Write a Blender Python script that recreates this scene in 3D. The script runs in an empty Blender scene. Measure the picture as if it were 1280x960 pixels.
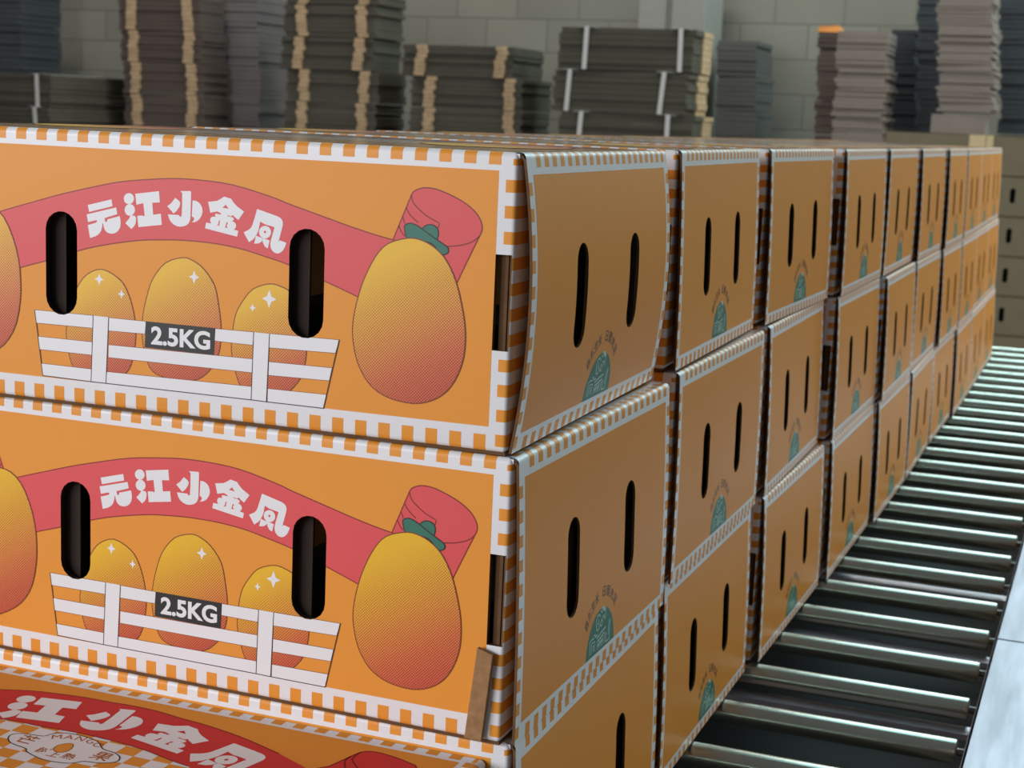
import bpy, bmesh, math, random, json
from mathutils import Vector, Matrix
from mathutils.geometry import tessellate_polygon

# ------------------------------------------------------------------ camera, light, exposure
S = 0.75                       # metres per layout unit
EYE = 1.155                    # height of the camera above the floor
def W3(x, y, z): return Vector((x*S, y*S, z*S + EYE))

scene = bpy.context.scene
COL = scene.collection
RF = ((0.93171277, 0.0992356, -0.34937603), (0.36062033, -0.13840718, 0.92238627), (0.0431774, -0.98539117, -0.16474211))
FPX = 1981.6187
cd = bpy.data.cameras.new('camera'); cam = bpy.data.objects.new('camera', cd); COL.objects.link(cam)
cam.matrix_world = Matrix(((RF[0][0], -RF[0][1], -RF[0][2], 0), (RF[1][0], -RF[1][1], -RF[1][2], 0), (RF[2][0], -RF[2][1], -RF[2][2], EYE), (0, 0, 0, 1)))
cd.sensor_fit = 'HORIZONTAL'; cd.sensor_width = 36; cd.lens = FPX/1280*36
cd.clip_start = 0.02; cd.clip_end = 60
cd.dof.use_dof = True; cd.dof.focus_distance = 0.73; cd.dof.aperture_fstop = 27
scene.camera = cam

scene.view_settings.view_transform = 'Standard'; scene.view_settings.look = 'None'
scene.view_settings.gamma = 1; scene.view_settings.use_curve_mapping = False
scene.view_settings.exposure = 0.0
scene.cycles.use_denoising = True
scene.cycles.max_bounces = 8

wd = bpy.data.worlds.new('world'); scene.world = wd; wd.use_nodes = True
bg = wd.node_tree.nodes['Background']; bg.inputs[0].default_value = (0.86, 0.93, 1.0, 1); bg.inputs[1].default_value = 0.13

def area(name, loc, target, sx, sy, power, color):
    l = bpy.data.lights.new(name, 'AREA'); l.shape = 'RECTANGLE'; l.size = sx; l.size_y = sy; l.energy = power; l.color = color
    o = bpy.data.objects.new(name, l); COL.objects.link(o); o.location = loc
    o.rotation_euler = (Vector(target) - Vector(loc)).to_track_quat('-Z', 'Y').to_euler(); return o
area('daylight_front_opening', (-2.7, -2.7, 1.9), (-0.35, 0.7, 1.0), 3.0, 2.0, 152, (0.985, 0.985, 1.0))
area('daylight_back_window', (1.05, 6.55, 3.25), (0.1, 2.0, 0.9), 2.7, 2.0, 135, (0.66, 0.94, 1.0))
area('added_side_fill', (3.6, 4.3, 2.1), (-1.6, 5.4, 1.1), 3.0, 2.0, 62, (1.0, 0.88, 0.76))  # added warm fill for the carton ends and back wall
area('daylight_roof_aisle', (1.1, 4.4, 4.5), (1.1, 4.4, 0.0), 2.6, 4.2, 75, (0.48, 0.91, 1.0))
area('added_wall_fill', (-2.0, 4.9, 4.6), (-2.2, 6.4, 0.9), 7.0, 0.6, 165, (1.0, 0.98, 0.94))  # added fill lamp that brightens the back wall and far stacks

# ------------------------------------------------------------------ materials
def lin(c):
    return tuple(((v/255)/12.92 if v/255 <= 0.04045 else ((v/255+0.055)/1.055)**2.4) for v in c) + (1,)
MATS = {}
def mat(name, rgb, rough=0.5, metal=0.0, spec=0.5, noise=0.0, nscale=40.0, bump=0.0, bscale=120.0, stretch=None, coat=0.0):
    m = bpy.data.materials.new(name); m.use_nodes = True; nt = m.node_tree; b = nt.nodes['Principled BSDF']
    c = lin(rgb); b.inputs['Base Color'].default_value = c; b.inputs['Roughness'].default_value = rough
    b.inputs['Metallic'].default_value = metal; b.inputs['Specular IOR Level'].default_value = spec
    if coat: b.inputs['Coat Weight'].default_value = coat; b.inputs['Coat Roughness'].default_value = 0.14; b.inputs['Coat IOR'].default_value = 1.9
    if noise or bump:
        tc = nt.nodes.new('ShaderNodeTexCoord'); mp = nt.nodes.new('ShaderNodeMapping')
        if stretch: mp.inputs['Scale'].default_value = stretch
        nt.links.new(tc.outputs['Object'], mp.inputs['Vector'])
    if noise:
        n = nt.nodes.new('ShaderNodeTexNoise'); n.inputs['Scale'].default_value = nscale; n.inputs['Detail'].default_value = 4
        nt.links.new(mp.outputs[0], n.inputs['Vector'])
        r = nt.nodes.new('ShaderNodeMapRange'); r.inputs[1].default_value = 0.25; r.inputs[2].default_value = 0.75
        r.inputs[3].default_value = 1-noise; r.inputs[4].default_value = 1+noise
        nt.links.new(n.outputs['Fac'], r.inputs[0])
        v = nt.nodes.new('ShaderNodeVectorMath'); v.operation = 'SCALE'; v.inputs[0].default_value = c[:3]
        nt.links.new(r.outputs[0], v.inputs['Scale']); nt.links.new(v.outputs[0], b.inputs['Base Color'])
    if bump:
        n2 = nt.nodes.new('ShaderNodeTexNoise'); n2.inputs['Scale'].default_value = bscale
        nt.links.new(mp.outputs[0], n2.inputs['Vector'])
        bp = nt.nodes.new('ShaderNodeBump'); bp.inputs['Strength'].default_value = bump; bp.inputs['Distance'].default_value = 0.002
        nt.links.new(n2.outputs['Fac'], bp.inputs['Height']); nt.links.new(bp.outputs[0], b.inputs['Normal'])
    MATS[name] = m; return m
mat('print_white', (238, 238, 242), 0.37, spec=0.42)
mat('print_orange', (236, 154, 58), 0.44, spec=0.32)
mat('print_red', (226, 84, 88), 0.44, spec=0.42)
mat('print_green', (52, 118, 100), 0.44, spec=0.42)
mat('print_black', (40, 40, 42), 0.44, spec=0.42)
mat('print_brown_line', (132, 66, 34), 0.44, spec=0.42)
mat('print_red_line', (140, 40, 38), 0.44, spec=0.42)
mat('print_dark_text', (92, 58, 32), 0.44, spec=0.42)
mat('print_pale_green', (196, 222, 208), 0.44, spec=0.42)
for k_, c_ in (('white', (238, 238, 242)), ('orange', (236, 156, 62)), ('red', (214, 62, 60)), ('red_line', (140, 40, 38)), ('black', (40, 40, 42)), ('brown_line', (132, 66, 34)), ('tan_text', (178, 104, 46))):
    mat('film_'+k_, c_, 0.3, spec=0.5, coat=1.0)          # glossy laminate on the lids
    mat('matte_'+k_, c_, 0.75, spec=0.12)                  # unlaminated lid of the low carton
mat('kraft_board', (158, 120, 84), 0.8, spec=0.2, noise=0.18, nscale=300)
mat('kraft_dark', (104, 76, 52), 0.85, spec=0.2, noise=0.15, nscale=120)  # darker kraft copy, recess shade put into inner boards and cut edges
mat('kraft_plain', (134, 123, 100), 0.8, spec=0.2, noise=0.08, nscale=20)
mat('kraft_seam', (92, 78, 60), 0.9)
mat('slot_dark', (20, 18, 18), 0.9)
mat('liner_shade', (44, 32, 25), 0.9)  # board colour darkened to carry the shade inside the hand slots
mat('cream_tape', (226, 200, 150), 0.5, noise=0.06, nscale=60)
mat('steel_roller', (196, 198, 184), 0.21, metal=0.84, noise=0.12, nscale=14, stretch=(0.5, 6, 6))
mat('steel_axle', (110, 110, 108), 0.4, metal=1.0)
mat('galvanised', (192, 192, 206), 0.42, metal=0.6, noise=0.3, nscale=70, stretch=(1.0, 0.12, 1.0), bump=0.15, bscale=90)
mat('cross_steel', (226, 220, 232), 0.3, metal=0.9, noise=0.12, nscale=30)
mat('frame_paint_and_shade', (14, 13, 12), 0.8)  # near-black frame colour, also carries the shade below the rollers
mat('dark_brown', (60, 40, 28), 0.7)  # plain dark brown, not assigned to any object
mat('floor_concrete', (66, 60, 52), 0.85, noise=0.25, nscale=6)
mat('ledge_concrete', (98, 96, 88), 0.9, noise=0.15, nscale=5)
mat('board_dark', (84, 80, 70), 0.85, spec=0.2, noise=0.12, nscale=8)
mat('board_brown', (92, 80, 74), 0.85, spec=0.2, noise=0.12, nscale=8)
mat('board_blue', (66, 70, 74), 0.85, spec=0.2, noise=0.12, nscale=8)
mat('board_grey', (112, 106, 104), 0.85, spec=0.2, noise=0.10, nscale=8)
mat('board_wall_grey', (98, 96, 91), 0.85, spec=0.2, noise=0.08, nscale=8)
mat('board_pink', (140, 128, 120), 0.85, spec=0.2, noise=0.10, nscale=10)
mat('board_edge', (188, 160, 126), 0.85, spec=0.2, noise=0.20, nscale=30)
mat('strap_white', (205, 203, 200), 0.5)
mat('pale_carton', (142, 142, 134), 0.7, noise=0.05)
mat('orange_card', (232, 150, 70), 0.6)

def mango_material():
    m = bpy.data.materials.new('print_mango_halftone'); m.use_nodes = True; nt = m.node_tree; b = nt.nodes['Principled BSDF']
    b.inputs['Roughness'].default_value = 0.38; b.inputs['Specular IOR Level'].default_value = 0.45
    N = nt.nodes.new; L = nt.links.new
    u0 = N('ShaderNodeUVMap'); u0.uv_map = 'fruit'; s0 = N('ShaderNodeSeparateXYZ'); L(u0.outputs[0], s0.inputs[0])
    def math_(op, a, bb):
        n = N('ShaderNodeMath'); n.operation = op
        for i, q in enumerate((a, bb)):
            if q is None: continue
            if isinstance(q, (int, float)): n.inputs[i].default_value = q
            else: L(q, n.inputs[i])
        return n.outputs[0]
    g = math_('ADD', math_('MULTIPLY', s0.outputs[0], 0.30), math_('SUBTRACT', math_('MULTIPLY', math_('SUBTRACT', 1.0, s0.outputs[1]), 0.78), 0.08))
    def ramp(stops):
        r = N('ShaderNodeValToRGB'); e = r.color_ramp.elements
        while len(e) < len(stops): e.new(0.5)
        for i, (p, c) in enumerate(stops): e[i].position = p; e[i].color = lin(c)
        L(g, r.inputs[0]); return r.outputs[0]
    light = ramp([(0.05, (240, 190, 42)), (0.36, (238, 176, 58)), (0.68, (230, 136, 78)), (1.0, (212, 92, 76))])
    dark = ramp([(0.12, (236, 186, 42)), (0.34, (184, 116, 30)), (0.68, (176, 66, 40)), (1.0, (172, 54, 50))])
    u1 = N('ShaderNodeUVMap'); u1.uv_map = 'millimetres'; s1 = N('ShaderNodeSeparateXYZ'); L(u1.outputs[0], s1.inputs[0])
    K = 2*math.pi/1.35
    a = math_('SINE', math_('MULTIPLY', s1.outputs[0], K), None)
    c = math_('SINE', math_('MULTIPLY', s1.outputs[1], K), None)
    d = math_('GREATER_THAN', math_('MULTIPLY', a, c), math_('SUBTRACT', 0.34, math_('MULTIPLY', g, 0.5)))
    mx = N('ShaderNodeMix'); mx.data_type = 'RGBA'; L(d, mx.inputs[0]); L(light, mx.inputs[6]); L(dark, mx.inputs[7])
    L(mx.outputs[2], b.inputs['Base Color']); MATS['print_mango_halftone'] = m
mango_material()

def block_wall_material():
    m = bpy.data.materials.new('concrete_block'); m.use_nodes = True; nt = m.node_tree; b = nt.nodes['Principled BSDF']
    N = nt.nodes.new; L = nt.links.new; b.inputs['Roughness'].default_value = 0.9
    tc = N('ShaderNodeTexCoord'); sp = N('ShaderNodeSeparateXYZ'); cb = N('ShaderNodeCombineXYZ')
    L(tc.outputs['Object'], sp.inputs[0]); L(sp.outputs[0], cb.inputs[0]); L(sp.outputs[2], cb.inputs[1])
    br = N('ShaderNodeTexBrick'); L(cb.outputs[0], br.inputs['Vector'])
    br.inputs['Scale'].default_value = 1.0; br.inputs['Brick Width'].default_value = 0.29; br.inputs['Row Height'].default_value = 0.145
    br.inputs['Mortar Size'].default_value = 0.004; br.inputs['Mortar Smooth'].default_value = 0.3
    br.inputs['Color1'].default_value = lin((134, 132, 120)); br.inputs['Color2'].default_value = lin((124, 122, 111)); br.inputs['Mortar'].default_value = lin((108, 107, 97))
    n = N('ShaderNodeTexNoise'); n.inputs['Scale'].default_value = 1.6; n.inputs['Detail'].default_value = 5; L(tc.outputs['Object'], n.inputs['Vector'])
    r = N('ShaderNodeMapRange'); r.inputs[3].default_value = 0.72; r.inputs[4].default_value = 1.25; L(n.outputs['Fac'], r.inputs[0])
    v = N('ShaderNodeVectorMath'); v.operation = 'SCALE'; L(br.outputs['Color'], v.inputs[0]); L(r.outputs[0], v.inputs['Scale'])
    L(v.outputs[0], b.inputs['Base Color'])
    bp = N('ShaderNodeBump'); bp.inputs['Strength'].default_value = 0.4; bp.inputs['Distance'].default_value = 0.004; L(br.outputs['Fac'], bp.inputs['Height']); bp.invert = True
    L(bp.outputs[0], b.inputs['Normal']); MATS['concrete_block'] = m
block_wall_material()

# ------------------------------------------------------------------ object helpers
def empty(name, label, cat, loc=(0, 0, 0), rz=0.0, group=None):
    o = bpy.data.objects.new(name, None); COL.objects.link(o); o.location = loc; o.rotation_euler = (0, 0, rz)
    o.empty_display_size = 0.05; o['label'] = label; o['category'] = cat
    if group: o['group'] = group
    return o
def tag(o, label, cat, group=None):
    o['label'] = label; o['category'] = cat
    if group: o['group'] = group
    return o
def mesh_obj(name, verts, faces, mats, fmats=None, parent=None, smooth=False):
    me = bpy.data.meshes.new(name); me.from_pydata([tuple(v) for v in verts], [], faces)
    for m in mats: me.materials.append(MATS[m])
    if fmats: me.polygons.foreach_set('material_index', fmats)
    if smooth: me.polygons.foreach_set('use_smooth', [True]*len(faces))
    me.update(); o = bpy.data.objects.new(name, me); COL.objects.link(o)
    if parent: o.parent = parent
    return o
class MB:                                           # collects boxes, tubes and plates into ONE mesh
    def __init__(s): s.v = []; s.f = []; s.m = []; s.mats = []
    def mi(s, m):
        if m not in s.mats: s.mats.append(m)
        return s.mats.index(m)
    def add(s, verts, faces, m):
        b = len(s.v); s.v += [Vector(p) for p in verts]; k = s.mi(m)
        for f in faces: s.f.append([b+i for i in f]); s.m.append(k)
    def box(s, lo, hi, m, rz=0.0, piv=None):
        x0, y0, z0 = lo; x1, y1, z1 = hi
        P = [Vector(p) for p in ((x0,y0,z0),(x1,y0,z0),(x1,y1,z0),(x0,y1,z0),(x0,y0,z1),(x1,y0,z1),(x1,y1,z1),(x0,y1,z1))]
        if rz:
            c = Vector(piv) if piv else Vector(((x0+x1)/2, (y0+y1)/2, 0)); R = Matrix.Rotation(rz, 3, 'Z')
            P = [R @ (p-c) + c for p in P]
        s.add(P, [(3,2,1,0),(4,5,6,7),(0,1,5,4),(1,2,6,5),(2,3,7,6),(3,0,4,7)], m)
    def tube(s, a, b, r, m, n=20, cap=True, r2=None):
        a = Vector(a); b = Vector(b); d = (b-a).normalized(); x = d.orthogonal().normalized(); y = d.cross(x); r2 = r if r2 is None else r2
        P = [a + (x*math.cos(t)+y*math.sin(t))*r for t in [2*math.pi*i/n for i in range(n)]] + [b + (x*math.cos(t)+y*math.sin(t))*r2 for t in [2*math.pi*i/n for i in range(n)]]
        F = [(i, (i+1) % n, n+(i+1) % n, n+i) for i in range(n)]
        if cap: F += [tuple(range(n-1, -1, -1)), tuple(range(n, 2*n))]
        s.add(P, F, m)
    def lathe(s, axis0, d, prof, m, n=24):          # prof: (distance along d, radius)
        a = Vector(axis0); d = Vector(d).normalized(); x = d.orthogonal().normalized(); y = d.cross(x); P = []; F = []
        for t, r in prof: P += [a + d*t + (x*math.cos(q)+y*math.sin(q))*r for q in [2*math.pi*i/n for i in range(n)]]
        for k in range(len(prof)-1): F += [(k*n+i, k*n+(i+1) % n, (k+1)*n+(i+1) % n, (k+1)*n+i) for i in range(n)]
        F += [tuple(range(n-1, -1, -1)), tuple(range((len(prof)-1)*n, len(prof)*n))]
        s.add(P, F, m)
    def build(s, name, parent=None, bevel=0.0, smooth=False):
        o = mesh_obj(name, s.v, s.f, s.mats, s.m, parent, smooth)
        if bevel:
            bm = bmesh.new(); bm.from_mesh(o.data)
            bmesh.ops.bevel(bm, geom=bm.edges[:], offset=bevel, segments=2, affect='EDGES', profile=0.5)
            bm.to_mesh(o.data); bm.free()
        return o

# ------------------------------------------------------------------ printed sheets: flat artwork cut, then folded round the carton
def half(poly, a, b, keep_left):
    out = []; n = len(poly); ax, ay = a; bx, by = b
    sgn = 1 if keep_left else -1
    D = [sgn*((bx-ax)*(p[1]-ay)-(by-ay)*(p[0]-ax)) for p in poly]
    for i in range(n):
        p, q = poly[i], poly[(i+1) % n]; d, e = D[i], D[(i+1) % n]
        if d >= 0: out.append(p)
        if (d > 0 and e < 0) or (d < 0 and e > 0):
            t = d/(d-e); out.append((p[0]+(q[0]-p[0])*t, p[1]+(q[1]-p[1])*t))
    return out if len(out) >= 3 else []
def area2(p): return sum(p[i][0]*p[(i+1) % len(p)][1]-p[(i+1) % len(p)][0]*p[i][1] for i in range(len(p)))
def subtract(polys, cut):
    if area2(cut) < 0: cut = cut[::-1]
    x0 = min(p[0] for p in cut); x1 = max(p[0] for p in cut); y0 = min(p[1] for p in cut); y1 = max(p[1] for p in cut); res = []
    for P in polys:
        if max(p[0] for p in P) <= x0 or min(p[0] for p in P) >= x1 or max(p[1] for p in P) <= y0 or min(p[1] for p in P) >= y1: res.append(P); continue
        cur = P
        for i in range(len(cut)):
            a, b = cut[i], cut[(i+1) % len(cut)]
            o = half(cur, a, b, False)
            if o and abs(area2(o)) > 1e-4: res.append(o)
            cur = half(cur, a, b, True)
            if not cur: break
    return res
def clip(polys, box):
    x0, y0, x1, y1 = box; res = []
    for P in polys:
        for a, b in (((x0,y0),(x1,y0)), ((x1,y0),(x1,y1)), ((x1,y1),(x0,y1)), ((x0,y1),(x0,y0))):
            P = half(P, a, b, True)
            if not P: break
        if P and abs(area2(P)) > 1e-5: res.append(P)
    return res
def stadium(cx, cy, w, h, n=9):
    r = w/2; P = []
    for i in range(n+1): t = math.pi*i/n; P.append((cx+r*math.cos(t), cy+h/2-r+r*math.sin(t)))
    for i in range(n+1): t = math.pi+math.pi*i/n; P.append((cx+r*math.cos(t), cy-h/2+r+r*math.sin(t)))
    return P
def rect(x0, y0, x1, y1): return [(x0,y0),(x1,y0),(x1,y1),(x0,y1)]
def ellipse(cx, cy, rx, ry, n=32, a0=0.0, a1=2*math.pi):
    return [(cx+rx*math.cos(a0+(a1-a0)*i/n), cy+ry*math.sin(a0+(a1-a0)*i/n)) for i in range(n if a1-a0 > 6.2 else n+1)]
class Sheet:
    def __init__(s, cuts=(), box=None): s.it = []; s.mats = []; s.cuts = list(cuts); s.box = box
    def put(s, loops, m, layer, grad=False, cuts=True):
        loops = [[tuple(p) for p in l] for l in loops]
        V = [Vector((p[0], p[1], 0)) for l in loops for p in l]; flat = [p for l in loops for p in l]
        polys = [[flat[i] for i in t] for t in tessellate_polygon([[Vector((p[0], p[1], 0)) for p in l] for l in loops])]
        s._store(polys, m, layer, loops[0] if grad else None, cuts)
    def _store(s, polys, m, layer, gl, cuts=True):
        polys = [p if area2(p) > 0 else p[::-1] for p in polys if abs(area2(p)) > 1e-6]
        if cuts:
            for c in s.cuts: polys = subtract(polys, c)
        if s.box: polys = clip(polys, s.box)
        if m not in s.mats: s.mats.append(m)
        g = None
        if gl:
            xs = [p[0] for p in gl]; ys = [p[1] for p in gl]; g = (min(xs), min(ys), max(xs)-min(xs), max(ys)-min(ys))
        for p in polys: s.it.append((p, s.mats.index(m), layer, g))
    def stroke(s, pts, w, m, layer, closed=False):
        pts = [tuple(p) for p in pts]; n = len(pts); L = []; R = []
        for i in range(n):
            a = pts[(i-1) % n] if (closed or i > 0) else pts[i]; b = pts[(i+1) % n] if (closed or i < n-1) else pts[i]
            d = Vector((b[0]-a[0], b[1]-a[1]));
            if d.length < 1e-9: d = Vector((1, 0))
            d.normalize(); L.append((pts[i][0]-d.y*w/2, pts[i][1]+d.x*w/2)); R.append((pts[i][0]+d.y*w/2, pts[i][1]-d.x*w/2))
        polys = []
        for i in range(n if closed else n-1):
            j = (i+1) % n; polys += [[R[i], R[j], L[j]], [R[i], L[j], L[i]]]
        s._store(polys, m, layer, None)
    def build(s, name, mapf, ulines, vlines, parent, extra=None, eps=0.05):
        verts = []; faces = []; fm = []; uvf = []; uvm = []
        for P, k, layer, g in s.it:
            polys = [P]
            for axis, lines in ((0, ulines), (1, vlines)):
                for c in lines:
                    nxt = []
                    for q in polys:
                        lo = min(p[axis] for p in q); hi = max(p[axis] for p in q)
                        if lo < c-1e-6 and hi > c+1e-6:
                            a, b = ((c, 0), (c, 1)) if axis == 0 else ((0, c), (1, c))
                            for kl in (True, False):
                                h = half(q, a, b, kl)
                                if h and abs(area2(h)) > 1e-7: nxt.append(h)
                        else: nxt.append(q)
                    polys = nxt
            for q in polys:
                b = len(verts); verts += [mapf(p[0], p[1], layer*eps) for p in q]
                faces.append(list(range(b, b+len(q)))); fm.append(k)
                for p in q:
                    uvm.append((p[0], p[1])); uvf.append(((p[0]-g[0])/g[2], (p[1]-g[1])/g[3]) if g else (0, 0))
        me = bpy.data.meshes.new(name); me.from_pydata([(v[0]/1000, v[1]/1000, v[2]/1000) for v in verts], [], faces)
        for nme, uv in (('fruit', uvf), ('millimetres', uvm)):
            l = me.uv_layers.new(name=nme); l.data.foreach_set('uv', [c for p in uv for c in p])
        for m in s.mats: me.materials.append(MATS[m])
        me.polygons.foreach_set('material_index', fm)
        bm = bmesh.new(); bm.from_mesh(me); bmesh.ops.remove_doubles(bm, verts=bm.verts[:], dist=5e-6)
        for f in bm.faces: f.smooth = True
        if extra:
            for ev, ef, emat in extra:
                if emat not in s.mats: s.mats.append(emat); me.materials.append(MATS[emat])
                vs = [bm.verts.new((p[0]/1000, p[1]/1000, p[2]/1000)) for p in ev]
                for f in ef:
                    try: nf = bm.faces.new([vs[i] for i in f]); nf.material_index = s.mats.index(emat)
                    except ValueError: pass
        bm.to_mesh(me); bm.free(); me.update()
        o = bpy.data.objects.new(name, me); COL.objects.link(o)
        if parent: o.parent = parent
        return o
def walls(loop, f0, f1, m):                          # board thickness round a hole or an edge
    n = len(loop); ev = [f0(*p) for p in loop] + [f1(*p) for p in loop]
    return (ev, [(i, (i+1) % n, n+(i+1) % n, n+i) for i in range(n)], m)

def text_polys(txt, size, bold=0.0):                 # flat triangles of real lettering, mm, origin at lower left
    cu = bpy.data.curves.new('lettering', 'FONT'); cu.body = txt; cu.size = size; cu.offset = bold; cu.resolution_u = 4; cu.fill_mode = 'FRONT'
    o = bpy.data.objects.new('lettering', cu); COL.objects.link(o); bpy.context.view_layer.update()
    me = o.evaluated_get(bpy.context.evaluated_depsgraph_get()).to_mesh()
    P = [[(me.vertices[i].co.x, me.vertices[i].co.y) for i in p.vertices] for p in me.polygons]
    o.evaluated_get(bpy.context.evaluated_depsgraph_get()).to_mesh_clear()
    bpy.data.objects.remove(o); bpy.data.curves.remove(cu); return P
def fit_text(P, x0, y0, x1, y1):
    xs = [p[0] for q in P for p in q]; ys = [p[1] for q in P for p in q]
    if not xs: return []
    a, b, c, d = min(xs), max(xs), min(ys), max(ys)
    return [[(x0+(p[0]-a)/(b-a)*(x1-x0), y0+(p[1]-c)/(d-c)*(y1-y0)) for p in q] for q in P]
def place_text(P, cx, cy, h, rot, sx=1.0):
    xs = [p[0] for q in P for p in q]; ys = [p[1] for q in P for p in q]
    if not xs: return []
    mx, my = (min(xs)+max(xs))/2, (min(ys)+max(ys))/2; k = h/max(max(ys)-min(ys), 1e-6); c, s = math.cos(rot), math.sin(rot)
    return [[(cx+((p[0]-mx)*k*sx)*c-(p[1]-my)*k*s, cy+((p[0]-mx)*k*sx)*s+(p[1]-my)*k*c) for p in q] for q in P]

# ------------------------------------------------------------------ the room
floor = MB(); floor.box((-9, -5, -0.12), (6, 7.2, 0), 'floor_concrete'); o = floor.build('floor'); o['kind'] = 'structure'
wl = MB(); wl.box((-9, 6.75, 0), (6, 6.95, 5.2), 'concrete_block'); o = wl.build('wall_back'); o['kind'] = 'structure'
lg = MB(); lg.box((-6.5, 5.1, 0), (-1.0, 6.75, 0.86), 'ledge_concrete'); o = lg.build('trim_1', bevel=0.01); o['kind'] = 'structure'
lg = MB(); lg.box((-0.999, 5.74, 0), (0.6, 6.75, 0.86), 'ledge_concrete'); o = lg.build('trim_2', bevel=0.01); o['kind'] = 'structure'

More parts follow.
